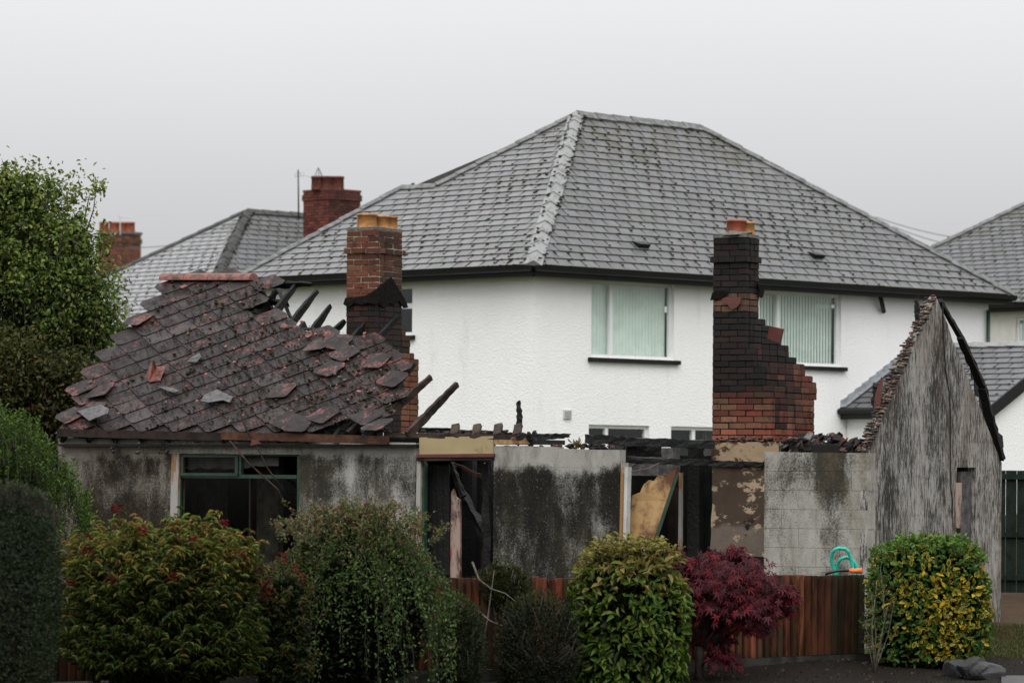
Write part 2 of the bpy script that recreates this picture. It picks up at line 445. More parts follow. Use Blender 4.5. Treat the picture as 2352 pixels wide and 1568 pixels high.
class MB:
    def __init__(s): s.v, s.f, s.c = [], [], []
    def add(s, vs, fs, col=None):
        n = len(s.v)
        s.v += [tuple(p) for p in vs]
        s.f += [[i + n for i in q] for q in fs]
        s.c += [col or (1, 1, 1)] * len(vs)
        return s
    def box(s, a, b, col=None):
        (x0, y0, z0), (x1, y1, z1) = a, b
        x0, x1 = min(x0, x1), max(x0, x1); y0, y1 = min(y0, y1), max(y0, y1); z0, z1 = min(z0, z1), max(z0, z1)
        vs = [(x, y, z) for z in (z0, z1) for y in (y0, y1) for x in (x0, x1)]
        return s.add(vs, [(0, 2, 3, 1), (4, 5, 7, 6), (0, 1, 5, 4), (2, 6, 7, 3), (0, 4, 6, 2), (1, 3, 7, 5)], col)
    def prism(s, pts, off, col=None):               # polygon pushed along off
        n = len(pts)
        off = V(off)
        vs = [V(p) for p in pts] + [V(p) + off for p in pts]
        return s.add(vs, [list(range(n)), list(range(2 * n - 1, n - 1, -1))] + [(i, i + n, (i + 1) % n + n, (i + 1) % n) for i in range(n)], col)
    def tube(s, pts, r0, r1=None, k=6, col=None):
        pts = [V(p) for p in pts]
        r1 = r0 if r1 is None else r1
        rings = []
        up = V((.31, .17, .93))
        for i, p in enumerate(pts):
            d = (pts[min(i + 1, len(pts) - 1)] - pts[max(i - 1, 0)]).normalized()
            a = d.cross(up)
            if a.length < .05: a = d.cross(V((1, 0, 0)))
            a.normalize(); b = d.cross(a)
            r = r0 + (r1 - r0) * i / max(1, len(pts) - 1)
            rings.append([p + (a * math.cos(t) + b * math.sin(t)) * r for t in [2 * math.pi * j / k for j in range(k)]])
        vs = [q for r in rings for q in r]
        fs = [(i * k + j, i * k + (j + 1) % k, (i + 1) * k + (j + 1) % k, (i + 1) * k + j) for i in range(len(pts) - 1) for j in range(k)]
        fs += [list(range(k - 1, -1, -1)), [len(vs) - k + j for j in range(k)]]
        return s.add(vs, fs, col)
    def beam(s, p, q, w, h, up=(0, 0, 1), rag=0., taper=1., n=1, col=None):
        """a timber from p to q, w wide and h deep; rag makes it charred and uneven"""
        p, q = V(p), V(q)
        d = (q - p).normalized()
        a = d.cross(V(up)).normalized(); b = a.cross(d)
        prof = [(-1, -1), (0, -1), (1, -1), (1, 0), (1, 1), (0, 1), (-1, 1), (-1, 0)] if rag else [(-1, -1), (1, -1), (1, 1), (-1, 1)]
        k = len(prof)
        vs = []
        for i in range(n + 1):
            t = i / n
            sc = 1 + (taper - 1) * max(0, (t - .45) / .55) ** 1.3
            c = p.lerp(q, t) + (a * random.uniform(-1, 1) + b * random.uniform(-1, 1)) * rag * w * .18
            for (x, y) in prof:
                j = 1 + random.uniform(-rag, rag) * .45
                vs.append(c + a * x * w / 2 * sc * j + b * y * h / 2 * sc * j + d * random.uniform(-1, 1) * rag * w * .3)
        fs = [(i * k + j, i * k + (j + 1) % k, (i + 1) * k + (j + 1) % k, (i + 1) * k + j) for i in range(n) for j in range(k)]
        fs += [list(range(k - 1, -1, -1)), [len(vs) - k + j for j in range(k)]]
        return s.add(vs, fs, col)
    def blob(s, c, r, flat=(1, 1, 1), col=None):
        a = .5257; b = .8507
        vs = [(-a, b, 0), (a, b, 0), (-a, -b, 0), (a, -b, 0), (0, -a, b), (0, a, b), (0, -a, -b), (0, a, -b), (b, 0, -a), (b, 0, a), (-b, 0, -a), (-b, 0, a)]
        fs = [(0, 11, 5), (0, 5, 1), (0, 1, 7), (0, 7, 10), (0, 10, 11), (1, 5, 9), (5, 11, 4), (11, 10, 2), (10, 7, 6), (7, 1, 8),
              (3, 9, 4), (3, 4, 2), (3, 2, 6), (3, 6, 8), (3, 8, 9), (4, 9, 5), (2, 4, 11), (6, 2, 10), (8, 6, 7), (9, 8, 1)]
        return s.add([V(c) + V((x * flat[0], y * flat[1], z * flat[2])) * r * random.uniform(.65, 1.3) for x, y, z in vs], fs, col)
    def lathe(s, c, prof, k=20, col=None):          # prof: list of (radius, z)
        c = V(c)
        vs = [c + V((r * math.cos(2 * math.pi * j / k), r * math.sin(2 * math.pi * j / k), z)) for r, z in prof for j in range(k)]
        fs = [(i * k + j, i * k + (j + 1) % k, (i + 1) * k + (j + 1) % k, (i + 1) * k + j) for i in range(len(prof) - 1) for j in range(k)]
        return s.add(vs, fs, col)
    def mesh(s, name, mat, smooth=False):
        me = bpy.data.meshes.new(name)
        me.from_pydata(s.v, [], s.f)
        ca = me.color_attributes.new('Col', 'FLOAT_COLOR', 'POINT')
        ca.data.foreach_set('color', np.array([(*c, 1) for c in s.c], dtype=np.float32).ravel())
        bm = bmesh.new(); bm.from_mesh(me)
        bmesh.ops.recalc_face_normals(bm, faces=bm.faces)
        bm.to_mesh(me); bm.free()
        if mat: me.materials.append(MAT[mat])
        if smooth:
            me.polygons.foreach_set('use_smooth', [True] * len(me.polygons))
        me.update()
        return me
    def build(s, name, mat, parent=None, smooth=False, kind=None):
        o = put(name, s.mesh(name, mat, smooth), parent)
        if kind: o['kind'] = kind
        return o

def bevel_box_mesh(name, mat, bev):
    bm = bmesh.new()
    bmesh.ops.create_cube(bm, size=1)
    if bev: bmesh.ops.bevel(bm, geom=bm.edges[:], offset=bev, segments=1, affect='EDGES')
    me = bpy.data.meshes.new(name)
    bm.to_mesh(me); bm.free()
    me.materials.append(MAT[mat])
    return me

def jit(c, v):
    k = 1 + random.uniform(-v, v)
    return tuple(max(0, x * k * (1 + random.uniform(-v, v) * .25)) for x in c)

def lerp3(a, b, t):
    t = max(0, min(1, t))
    return tuple(x + (y - x) * t for x, y in zip(a, b))

# ------------------------------------------------------------------ ground
def make_ground():
    ys = [-200, 20, 34, 37] + [38 + i * .5 for i in range(45)] + [62, 70, 80, 95, 110, 200, 500, 1500, 4000]
    xs = [-3000, -600, -120, -40, -20] + [-10 + i * .5 for i in range(49)] + [18, 40, 120, 600, 3000]
    m = MB()
    vs = []
    for y in ys:
        for x in xs:
            near = 38 <= y <= 60 and -10 <= x <= 14
            vs.append((x, y, ground_z(y) + (random.uniform(-.03, .03) if near else 0)))
    n = len(xs)
    m.add(vs, [(i * n + j, i * n + j + 1, (i + 1) * n + j + 1, (i + 1) * n + j) for i in range(len(ys) - 1) for j in range(n - 1)])
    tag(m.build('ground', 'ground_soil', None, True), 'dark wet garden soil and rough grass around the burnt building', None, None, 'structure')
    # wet path in the right corner
    m = MB()
    a, b, c, d = at(2300, 1556, 41.5), at(2420, 1540, 41.5), at(2500, 1600, 38.5), at(2300, 1600, 38.5)
    for p in (a, b, c, d): p.z = .05
    a.z = b.z = ground_z(41.5) + .02
    m.prism([a, b, c, d], (0, 0, .012))
    tag(m.build('path', 'wet_path'), 'wet grey path at the lower right corner', None, None, 'structure')
make_ground()

# ------------------------------------------------------------------ slate roofs
def clip(poly, ax, val, keep_less):
    outp = []
    for i in range(len(poly)):
        a, b = poly[i - 1], poly[i]
        ia, ib = (a[ax] <= val) == keep_less, (b[ax] <= val) == keep_less
        if ia != ib:
            t = (val - a[ax]) / (b[ax] - a[ax])
            outp.append((a[0] + (b[0] - a[0]) * t, a[1] + (b[1] - a[1]) * t))
        if ib: outp.append(b)
    return outp

SLATE_MESH = None
def slate_mesh():
    global SLATE_MESH
    if SLATE_MESH is None:                       # unit slate: x 0..1, y 0..1, lower edge proud
        m = MB()
        m.add([(0, 0, 0), (1, 0, 0), (1, 1, -.5), (0, 1, -.5), (0, 0, 1), (1, 0, 1), (1, 1, 0), (0, 1, 0)],
              [(4, 5, 6, 7), (0, 1, 5, 4), (0, 4, 7, 3), (1, 2, 6, 5)])
        SLATE_MESH = m.mesh('slate', 'slate')
    return SLATE_MESH

def slate_face(fr, roof, O, U, Wd, poly, cands, joined, moss, col, gauge=.225, width=.33, mossy=1., moss_f=None, vis=True):
    """poly in (u,w) on the plane O + u*U + w*Wd"""
    Nn = U.cross(Wd).normalized()
    if Nn.z < 0: Nn = -Nn
    us, ws = [p[0] for p in poly], [p[1] for p in poly]
    k = 0
    while k * gauge < max(ws):
        w0 = k * gauge
        j0 = int(min(us) / width) - 2
        for j in range(j0, int(max(us) / width) + 2):
            u0 = j * width + (k % 2) * width / 2
            q = clip(clip(clip(clip(list(poly), 0, u0, False) or [(0, 0)], 0, u0 + width - .005, True) or [(0, 0)], 1, w0, False) or [(0, 0)], 1, w0 + gauge + .04, True)
            if len(q) < 3: continue
            ar = abs(sum(q[i - 1][0] * q[i][1] - q[i][0] * q[i - 1][1] for i in range(len(q)))) / 2
            if ar < .002: continue
            full = ar > (width - .005) * (gauge + .04) * .995
            cc = jit(col, .12)
            if full:
                o = O + U * u0 + Wd * w0
                P = [fr.px(o + U * a + Wd * b) for a, b in ((0, 0), (width, 0), (width, gauge), (0, gauge))]
                pa = abs(sum(P[i - 1][0] * P[i][1] - P[i][0] * P[i - 1][1] for i in range(4))) / 2
                inn = vis and all(-10 < x < 2362 and 0 < y < 1568 for x, y in P)
                M4 = Mx((( *U, 0), (*Wd, 0), (*Nn, 0), (*o, 1))).transposed() @ Mx.Diagonal((width - .005, gauge + .04, .012 + random.uniform(0, .006), 1))
                cands.append((pa if inn else 0, M4, cc))
            else:
                t = [O + U * a + Wd * b + Nn * (.014 - .012 * (b - w0) / (gauge + .04)) for a, b in q]
                joined.prism(t, Nn * -.012, cc)
            # moss at the joints
            if moss is not None:
                pm = O + U * u0 + Wd * w0
                dens = mossy * (moss_f(u0, w0) if moss_f else 1)
                cw_ = min(width, max(us) - u0)
                if abs(ar - (width - .005) * (gauge + .04)) < 1e-3:   # dark strips along the course and the side joint
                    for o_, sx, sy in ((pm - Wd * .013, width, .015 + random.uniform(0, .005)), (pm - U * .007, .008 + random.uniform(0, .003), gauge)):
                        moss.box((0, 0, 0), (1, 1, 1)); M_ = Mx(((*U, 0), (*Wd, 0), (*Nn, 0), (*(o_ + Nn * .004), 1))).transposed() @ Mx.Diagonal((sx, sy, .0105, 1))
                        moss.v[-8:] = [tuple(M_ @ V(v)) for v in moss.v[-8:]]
                cl_ = max(0, math.sin(u0 * 1.7 + w0 * 1.1) + math.sin(u0 * .6 - w0 * 2.3 + 1)) + .25
                for t in range(4):
                    if random.random() < .30 * dens * cl_:
                        a_ = random.uniform(.15, .95); ln_ = random.uniform(.02, .05)
                        moss.blob(pm + Wd * gauge * a_ + Nn * .014, ln_, (.45, 1, .4))
                    if random.random() < .16 * dens * cl_ and u0 + .1 < max(us):
                        moss.blob(pm + U * random.uniform(0, width) + Nn * .016 - Wd * .004, random.uniform(.014, .034), (1.5, .6, .4))
                if random.random() < .12 * dens:
                    moss.blob(pm + U * random.uniform(.03, width) + Wd * random.uniform(.03, gauge) + Nn * .012, random.uniform(.006, .013), (1, 1, .6))
        k += 1

def finish_slates(roof, cands, joined, limit):
    cands.sort(key=lambda c: -c[0])
    sm = slate_mesh()
    for pa, M4, cc in cands[:limit]:
        if pa <= 0: break
    n = len([c for c in cands[:limit] if c[0] > 0])
    for pa, M4, cc in cands[:n]:
        put('slate', sm, roof, M4, cc)
    for pa, M4, cc in cands[n:]:
        joined.add([M4 @ v.co for v in sm.vertices], [list(p.vertices) for p in sm.polygons], cc)
    if joined.v: joined.build('slates', 'slate_joined', roof, kind='stuff')

def ridge_caps(roof, P, Q, n1, n2, name, mat, piece=.46, wid=.15, lift=.03):
    """angled cap tiles along P-Q, n1 and n2 normals of the two slopes"""
    P, Q = V(P), V(Q)
    d = (Q - P).normalized()
    s1, s2 = d.cross(n1), d.cross(n2)
    if s1.z > 0: s1 = -s1
    if s2.z > 0: s2 = -s2
    if s1.dot(s2) > .95: s2 = -s2
    up = (n1 + n2).normalized()
    Ln = (Q - P).length
    n = max(1, round(Ln / piece))
    pl = Ln / n
    m = MB()
    a0, b0 = lift + .028, lift
    A = [s1 * wid + n1 * .012, s1 * wid + n1 * .03, up * (.05 + lift * .2), s2 * wid + n2 * .03, s2 * wid + n2 * .012]
    vs = [v + up * .018 for v in A] + [v + d * (pl + .03) for v in A]
    m.add(vs, [(i, i + 1, i + 6, i + 5) for i in range(4)] + [(4, 3, 2, 1, 0), (5, 6, 7, 8, 9)])
    me = m.mesh(name, mat)
    for i in range(n):
        o = put(name, me, roof, Mx.Translation(P + d * pl * i + up * random.uniform(0, .006)))

HA, HB, HH, HC, HE, HM = 5.234, 4.017, 3.165, 3.413, 13.311, 8.03

def gutter_line(house, fr, p, q, outward, z):
    """fascia board and half-round gutter along an eave"""
    p, q = V(p), V(q)
    o = V(outward)
    m = MB()
    m.prism([p + V((0, 0, z - .19)), q + V((0, 0, z - .19)), q + V((0, 0, z - .03)), p + V((0, 0, z - .03))], o * -.03)
    m.build('fascia', 'black_paint', house)
    m = MB()
    prof = [(.012, -.02), (.02, -.09), (.06, -.12), (.10, -.09), (.112, -.015), (.10, -.015)]
    vs = [e + o * a + V((0, 0, z + b)) for e in (p, q) for a, b in prof]
    k = len(prof)
    m.add(vs, [(i, i + 1, i + 1 + k, i + k) for i in range(k - 1)] + [list(range(k)), list(range(2 * k - 1, k - 1, -1))])
    m.build('gutter', 'black_paint', house)
    m = MB()
    m.box((min(p.x, q.x), min(p.y, q.y), z - .18), (max(p.x, q.x) + abs(o.x) * .33, max(p.y, q.y) + abs(o.y) * .33, z - .16))
    m.build('soffit', 'black_paint', house)

def house_roof(house, fr, ze, limit, col_l, col_r, capmat, kink=None, moss_l=1., moss_r=1., moss_rf=None, mleft=HM, far_right=True):
    roof = MB()
    A, B = V((HA, HB, ze + HH)), V((HA + HC, HB, ze + HH))
    C, E, L_, R2 = V((0, 0, ze)), V((HE, 0, ze)), V((0, mleft, ze)), V((HE, HM, ze))
    Nl = V((-HH, 0, HA)).normalized()
    Nr = V((0, -HH, HB)).normalized()
    if kink:
        K = [fr.pl(x, y, C, Nl) for x, y in kink]
        Lp = [C, L_] + K + [A]
    else:
        K = []
        Lp = [C, L_, A]
    dn = V((0, 0, -.05))
    roof.add([p + dn for p in Lp], [list(range(len(Lp)))])
    roof.add([p + dn for p in (C, E, B, A)], [(0, 1, 2, 3)])
    roof.add([p + dn for p in (E, R2, B)], [(0, 1, 2)])
    roof.add([p + dn for p in (A, B, R2, L_)], [(0, 1, 2, 3)])
    if K: roof.add([p + dn for p in [L_] + K + [A]], [list(range(len(K) + 2))])
    ro = roof.build('roof', 'dark_hip_tile', house)
    cands, joined, moss = [], MB(), MB()
    Wr = V((0, HB, HH)).normalized(); lr = math.hypot(HB, HH)
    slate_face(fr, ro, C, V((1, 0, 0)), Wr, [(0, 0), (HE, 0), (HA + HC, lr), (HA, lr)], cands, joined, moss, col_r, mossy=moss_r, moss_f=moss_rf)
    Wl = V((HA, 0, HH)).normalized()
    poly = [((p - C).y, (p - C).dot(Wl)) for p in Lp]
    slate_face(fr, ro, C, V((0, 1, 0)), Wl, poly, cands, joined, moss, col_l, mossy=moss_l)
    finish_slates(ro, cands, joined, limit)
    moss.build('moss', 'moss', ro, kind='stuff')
    Nb, Ne = V((0, HH, HB)).normalized(), V((HH, 0, HA)).normalized()
    ridge_caps(ro, C, A, Nl, Nr, 'hip_tile', capmat)
    if capmat == 'hip_tile': capmat = 'ridge_cap'
    ridge_caps(ro, A, B, Nr, Nb, 'ridge_tile', capmat)
    ridge_caps(ro, E, B, Nr, Ne, 'hip_tile', capmat, wid=.11)
    pts = [L_] + K + [A]
    for p, q in zip(pts[:-1], pts[1:]):
        ridge_caps(ro, p, q, Nl, Nb if not (K and p is K[0]) else V((1, 0, .6)).normalized(), 'hip_tile', capmat, wid=.11)
    hm = MB()                                        # moss grown along the near hip
    for i in range(120):
        t = random.random() ** .8; q = C.lerp(A, t)
        sd_ = V((-.13, .0, -.02)) if random.random() < .35 else V((.12, -.10, -.02))
        hm.blob(q + sd_ * random.uniform(.75, 1.2) + V((0, 0, .02)), random.uniform(.014, .042), (1, 1, .5))
    hm.build('hip_moss', 'moss', ro, kind='stuff')
    gutter_line(house, fr, (0, 0, 0), (HE, 0, 0), (0, -1, 0), ze)
    gutter_line(house, fr, (0, 0, 0), (0, mleft, 0), (-1, 0, 0), ze)
    return ro, Nl, Nr

def wall_panel(house, name, mat, fn, u0, u1, z0, z1, holes, depth=.14):
    """a wall face with openings; fn(u, z, d) -> local point, d into the wall"""
    us = sorted({u0, u1, *[h[0] for h in holes], *[h[1] for h in holes]})
    zs = sorted({z0, z1, *[h[2] for h in holes], *[h[3] for h in holes]})
    m = MB()
    for a, b in zip(us[:-1], us[1:]):
        for c, d in zip(zs[:-1], zs[1:]):
            if any(h[0] - 1e-6 <= a and b <= h[1] + 1e-6 and h[2] - 1e-6 <= c and d <= h[3] + 1e-6 for h in holes): continue
            m.add([fn(a, c, 0), fn(b, c, 0), fn(b, d, 0), fn(a, d, 0)], [(0, 1, 2, 3)])
    for a, b, c, d in holes:
        for (p, q) in (((a, c), (b, c)), ((b, c), (b, d)), ((b, d), (a, d)), ((a, d), (a, c))):
            m.add([fn(*p, 0), fn(*q, 0), fn(*q, depth), fn(*p, depth)], [(0, 1, 2, 3)])
    return m.build(name, mat, house)

def window(house, fn, h, splits, blind=True, sill=True, transoms=(), fw=.06, dark=False, swidth=.09, tilt=.014):
    """uPVC window in hole h: frame, panes, blind slats, sill"""
    a, b, c, d = h
    w = MB()
    def bar(u0, u1, z0, z1, d0, d1, mb):
        P = [fn(u0, z0, d0), fn(u1, z0, d0), fn(u1, z1, d0), fn(u0, z1, d0)]
        mb.prism(P, V(fn(u0, z0, d1)) - V(fn(u0, z0, d0)))
    bar(a, b, c, c + fw, .06, .12, w); bar(a, b, d - fw, d, .06, .12, w)
    bar(a, a + fw, c + fw, d - fw, .06, .12, w); bar(b - fw, b, c + fw, d - fw, .06, .12, w)
    wo = w.build('window', 'white_plastic', house)
    cuts = [a] + list(splits) + [b]
    for s_ in splits:
        m = MB(); bar(s_ - .04, s_ + .04, c + fw, d - fw, .055, .118, m); m.build('mullion', 'white_plastic', wo)
    for t_ in transoms:
        m = MB(); bar(a + fw, b - fw, t_ - .045, t_ + .045, .052, .116, m); m.build('transom', 'white_plastic', wo)
    for i in range(len(cuts) - 1):
        m = MB()
        bar(cuts[i] + .03, cuts[i + 1] - .03, c + .04, d - .04, .095, .1, m)
        m.build('pane', 'glass', wo)
    if blind:
        u = a + fw
        while u < b - fw - .02:
            m = MB()
            P = [fn(u, c + .05, .17), fn(min(u + swidth, b - .03), c + .05, .17 + tilt), fn(min(u + swidth, b - .03), d - .05, .17 + tilt), fn(u, d - .05, .17)]
            m.prism(P, (V(fn(u, c, .003)) - V(fn(u, c, 0))))
            m.build('blind_slat', 'blind_slat', wo)
            u += swidth * .93
    m = MB()
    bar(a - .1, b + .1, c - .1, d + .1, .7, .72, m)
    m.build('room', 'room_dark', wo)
    if sill:
        m = MB(); bar(a - .08, b + .12, c - .075, c - .002, -.07, .06, m); m.build('sill', 'black_paint', wo)
    return wo

# ---- the white house
PH = math.radians(45.33)
def house_frame(cx, cy, ze_world):
    return Frame((cx, cy, ground_z(cy)), PH)

HF = house_frame(.353, 65.0, 0)
ZE = 3.65 + CZ - HF.o.z
WH = empty('white_house', HF, 'large white rendered house with grey hipped slate roof behind the burnt building', 'house')
def moss_right(u, w): return 1.9 if 5.0 < u < 10 and w < 3.8 else (1.1 if w > 4 else .7)
house_roof(WH, HF, ZE, 300, (.145, .145, .147), (.100, .101, .104), 'hip_tile', [(922, 433), (1002, 428)], 1.15, 1., moss_right, 7.62)  # left slope slates paler than right: wet sheen put into the colour
IN = .32
def fr_right(u, z, d): return V((u, IN + d, z))
def fr_left(u, z, d): return V((IN + d, u, z))
def rect_right(x0, x1, y0, y1):
    xm, ym = (x0 + x1) / 2, (y0 + y1) / 2
    return (HF.y(x0, ym, IN).x, HF.y(x1, ym, IN).x, HF.y(xm, y1, IN).z, HF.y(xm, y0, IN).z)
w1 = rect_right(1358, 1548, 648, 824)
w2 = rect_right(1745, 1932, 672, 841)
w2 = (w2[0], w2[1], w1[2], w1[3])
w3 = rect_right(1352, 1491, 976, 1110)
w4 = rect_right(1541, 1680, 980, 1112)
w4 = (w4[0], w4[1], w3[2], w3[3])
wall_panel(WH, 'wall', 'white_render', fr_right, IN, HE - .35, 0, ZE - .15, [w1, w2, w3, w4])
for q, xs, bl, tt in ((w1, (1409,), 1, .006), (w2, (1793,), 1, .02), (w3, (1400,), 0, 0), (w4, (1600,), 0, 0)):
    window(WH, fr_right, q, [HF.y(x, 750, IN).x for x in xs], bool(bl), tilt=tt)
pl_, ph_ = HF.x(915, 700, IN), HF.x(947, 700, IN)
w5 = (ph_.y, ph_.y + 1.0, HF.x(940, 770, IN).z, HF.x(940, 655, IN).z)
wall_panel(WH, 'wall', 'white_render', fr_left, IN, 7.62, 0, ZE - .15, [w5])
window(WH, fr_left, w5, [], False, True, [HF.x(940, 702, IN).z])
m = MB(); m.box((IN, 7.6, 0), (HE - .35, 7.62, ZE - .2)); m.box((HE - .37, IN, 0), (HE - .35, 7.62, ZE - .2))
m.build('wall', 'white_render', WH)
# wall vent with louvres
p, q = HF.y(1293, 962, IN), HF.y(1311, 941, IN)
m = MB(); m.box((p.x, IN - .02, p.z), (q.x, IN + .02, q.z)); vo = m.build('wall_vent', 'grey_white', WH)
for i in range(7):
    z = p.z + (q.z - p.z) * (i + .6) / 7.6
    m = MB(); m.box((p.x + .03, IN - .035, z - .006), (q.x - .01, IN - .022, z + .006)); m.build('louvre', 'grey_white', vo)
# waste pipe stub
p, q = HF.y(2021, 676, IN - .2), HF.y(2030, 716, IN - .06)
MB().tube([p, q], .045, .045, 10).build('drain_pipe', 'black_paint', WH, True)
# roof vents
for x, y in ((1472, 566), (1874, 590)):
    Nr = V((0, -HH, HB)).normalized()
    c = HF.pl(x, y, V((0, 0, ZE)), Nr)
    U, Wd = V((1, 0, 0)), V((0, HB, HH)).normalized()
    m = MB()
    hw = .14
    lo, hi = c - Wd * .07, c + Wd * .13
    m.add([lo - U * hw, lo + U * hw, hi + U * hw, hi - U * hw, lo - U * hw + Nr * .10, lo + U * hw + Nr * .10, hi + U * hw + Nr * .02, hi - U * hw + Nr * .02],
          [(4, 5, 6, 7), (0, 1, 5, 4), (0, 4, 7, 3), (1, 2, 6, 5), (0, 3, 2, 1)])
    m.build('roof_vent', 'black_paint', WH)
# corner pipe at the right end
p = HF.y(2281, 700, IN - .1)
MB().tube([V((HE - .45, IN - .07, ZE - .3)), V((HE - .45, IN - .07, .1))], .04, .04, 8).build('drain_pipe', 'green_paint', WH, True)

# ---- chimney bricks
BRICK = bevel_box_mesh('brick', 'brick', .04)
def brick_courses(parent, x0, y0, z0, n, wf, tf, side, colf, objs, mort, course=.075, bl=.225, core=.007, joined=None, lacing=()):
    """courses of brick on the face y=y0 and on the face x=x0 (side 'lo') or x=x0+w (side 'hi')"""
    core_m = MB()
    for k in range(n):
        zc = z0 + k * course
        w, t = wf(k), tf(k)
        o = .028 if k in lacing else 0.
        xa, xb, ya, yb = x0 - o, x0 + w + o, y0 - o, y0 + t + o
        core_m.box((xa + core, ya + core, zc - .002), (xb - core, yb - core, zc + course - .002))
        th = .1025
        odd = k % 2
        spans = []
        def run(a, b, off):
            res, p = [], a
            first = True
            while p < b - .02:
                l = (bl / 2 if (off and first) else bl)
                e = min(p + l, b)
                if b - e < .05: e = b
                res.append((p, e)); p = e; first = False
            return res
        for a, b in run(xa, xb, odd):
            spans.append(((a + .005, ya, zc), (b - .005, ya + th, zc + course - .010), 'front'))
        if side == 'hi':
            for a, b in run(ya + (th if not odd else 0) , yb, not odd):
                if a < ya + th and not odd: continue
                spans.append(((xb - th, max(a, ya + th + .002) + .005, zc), (xb, b - .005, zc + course - .010), 'side'))
        else:
            for a, b in run(ya + th, yb, not odd):
                spans.append(((xa, a + .005, zc), (xa + th, b - .005, zc + course - .010), 'side'))
        for A, B, fc in spans:
            A, B = V(A), V(B)
            if B.x - A.x < .015 or B.y - A.y < .015: continue
            c = (A + B) / 2
            col = colf(k, c, fc)
            d = B - A
            jt = V((random.uniform(-.005, .006) if fc == 'side' else 0, random.uniform(-.006, .005) if fc == 'front' else 0, random.uniform(-.003, .003)))
            if objs is not None:
                ob = put('brick', BRICK, parent, Mx.Translation(c + jt) @ Mx.Rotation(random.uniform(-.02, .02), 4, 'Z') @ Mx.Rotation(random.uniform(-.012, .012), 4, 'Y') @ Mx.Diagonal((*d, 1)), col)
            else:
                joined.box(c + jt - d / 2, c + jt + d / 2, col)
    return core_m

def pot(parent, c, r0, r1, h, mat):
    m = MB()
    m.lathe(c, [(r0, 0), (r1, h * .82), (r1 * 1.1, h * .84), (r1 * 1.12, h * .97), (r1 * 1.05, h), (r1 * .88, h), (r1 * .85, h * .4), (.02, h * .39)], 24)
    return m.build('chimney_pot', mat, parent, True)

# ---- neighbouring house to the left, same type
NF = house_frame(-7.6, 91.5, 0)
NZ = 3.65 + CZ - NF.o.z
NH = empty('neighbour_house', NF, 'house with pale wet slate roof and dark red chimney, left of white house', 'house')
ro, Nl, Nr = house_roof(NH, NF, NZ, 260, (.23, .232, .238), (.085, .087, .092), 'dark_hip_tile', None, 1.3, .6)  # whitish left slope: sky reflection on wet slates painted into its colour
wall_panel(NH, 'wall', 'cream_wall', fr_right, IN, HE - .35, 0, NZ - .2, [])
hx = (IN, 2.0, .4, 1.0)
wall_panel(NH, 'wall', 'cream_wall', fr_left, IN, 8.0, 0, NZ - .2, [(3.2, 5.4, NZ - 1.5, NZ - .5)])
window(NH, fr_left, (3.2, 5.4, NZ - 1.5, NZ - .5), [4.0], True)
# chimney
YC = 97.0
pc = NF.i @ at(762, 500, YC)
cw, ct = 1.0, 1.08
nb = 15
z_top = (NF.i @ at(752, 437, YC)).z
ch = MB(); ch.box((pc.x + .02, pc.y + .02, z_top - 2.6), (pc.x + cw - .02, pc.y + ct - .02, z_top - nb * .075))
cho = ch.build('chimney', 'far_brick', NH)
core = brick_courses(cho, pc.x, pc.y, z_top - nb * .075, nb, lambda k: cw, lambda k: ct, 'lo',
                     lambda k, c, f: jit((.13, .040, .030) if f == 'side' else (.085, .030, .024), .35), True, '', lacing=(nb - 3, nb - 2))
core.build('mortar', 'mortar_black', cho)
m = MB(); m.box((pc.x - .01, pc.y - .01, z_top), (pc.x + cw + .01, pc.y + ct + .01, z_top + .05)); m.build('chimney_cap', 'far_brick', cho)
for x, r in ((729, .15), (753, .17), (776, .15)):
    p = NF.i @ at(x, 430, YC + .4); p.z = z_top + .04
    pot(cho, p, r * 1.05, r, .34, 'far_brick')
# wire cage cowl on the left pot
p = NF.i @ at(731, 415, YC + .4)
m = MB(); top = p + V((0, 0, .34))
for i in range(9):
    a = 2 * math.pi * i / 9
    m.tube([p + V((math.cos(a) * .14, math.sin(a) * .14, -.02)), p + V((math.cos(a) * .13, math.sin(a) * .13, .08)), top], .007, .006, 4)
m.build('chimney_cowl', 'wire', cho)
m = MB()
p0, p1 = NF.i @ at(686, 505, YC - .2), NF.i @ at(685, 390, YC - .2)
m.tube([p0, p1], .022, .02, 6); ae = m.build('aerial_mast', 'black_tube', NH, True)
m = MB()
for dy in (398, 405):
    m.tube([NF.i @ at(677, dy, YC - .2), NF.i @ at(697, dy - 2, YC - .2)], .012, None, 5)
for dx in (677, 683, 690, 697):
    m.tube([NF.i @ at(dx, 395, YC - .2), NF.i @ at(dx, 408, YC - .2)], .010, None, 5)
m.tube([NF.i @ at(697, 401, YC - .2), NF.i @ at(712, 407, YC - .2)], .012, None, 5)
m.build('aerial', 'grey_white', ae)

# ---- far house at the left edge, only its chimney and roof rise over the trees
FF = house_frame(-13.2, 124, 0)
FZ = (FF.i @ at(250, 640, 124)).z
FH = empty('far_house', FF, 'distant house with worn brick chimney and red pots, above the left tree', 'house')
m = MB()
m.add([(0, 0, FZ), (HE, 0, FZ), (HE, HM, FZ), (0, HM, FZ), (HA, HB, FZ + .7), (HA + HC, HB, FZ + .7)], [(0, 1, 5, 4), (0, 4, 3), (1, 2, 5), (2, 3, 4, 5)])
fro = m.build('roof', 'dark_hip_tile', FH)
m = MB(); m.box((IN, IN, 0), (HE - IN, HM - IN, FZ - .05)); m.build('wall', 'cream_wall', FH)
YF = 128.
pc = FF.i @ at(274, 560, YF)
zt = (FF.i @ at(270, 536, YF)).z
jm = MB()
fc = MB(); fc.box((pc.x + .02, pc.y + .02, zt - 2.4), (pc.x + .92, pc.y + 1.1, zt)); fco = fc.build('chimney', 'far_brick', FH)
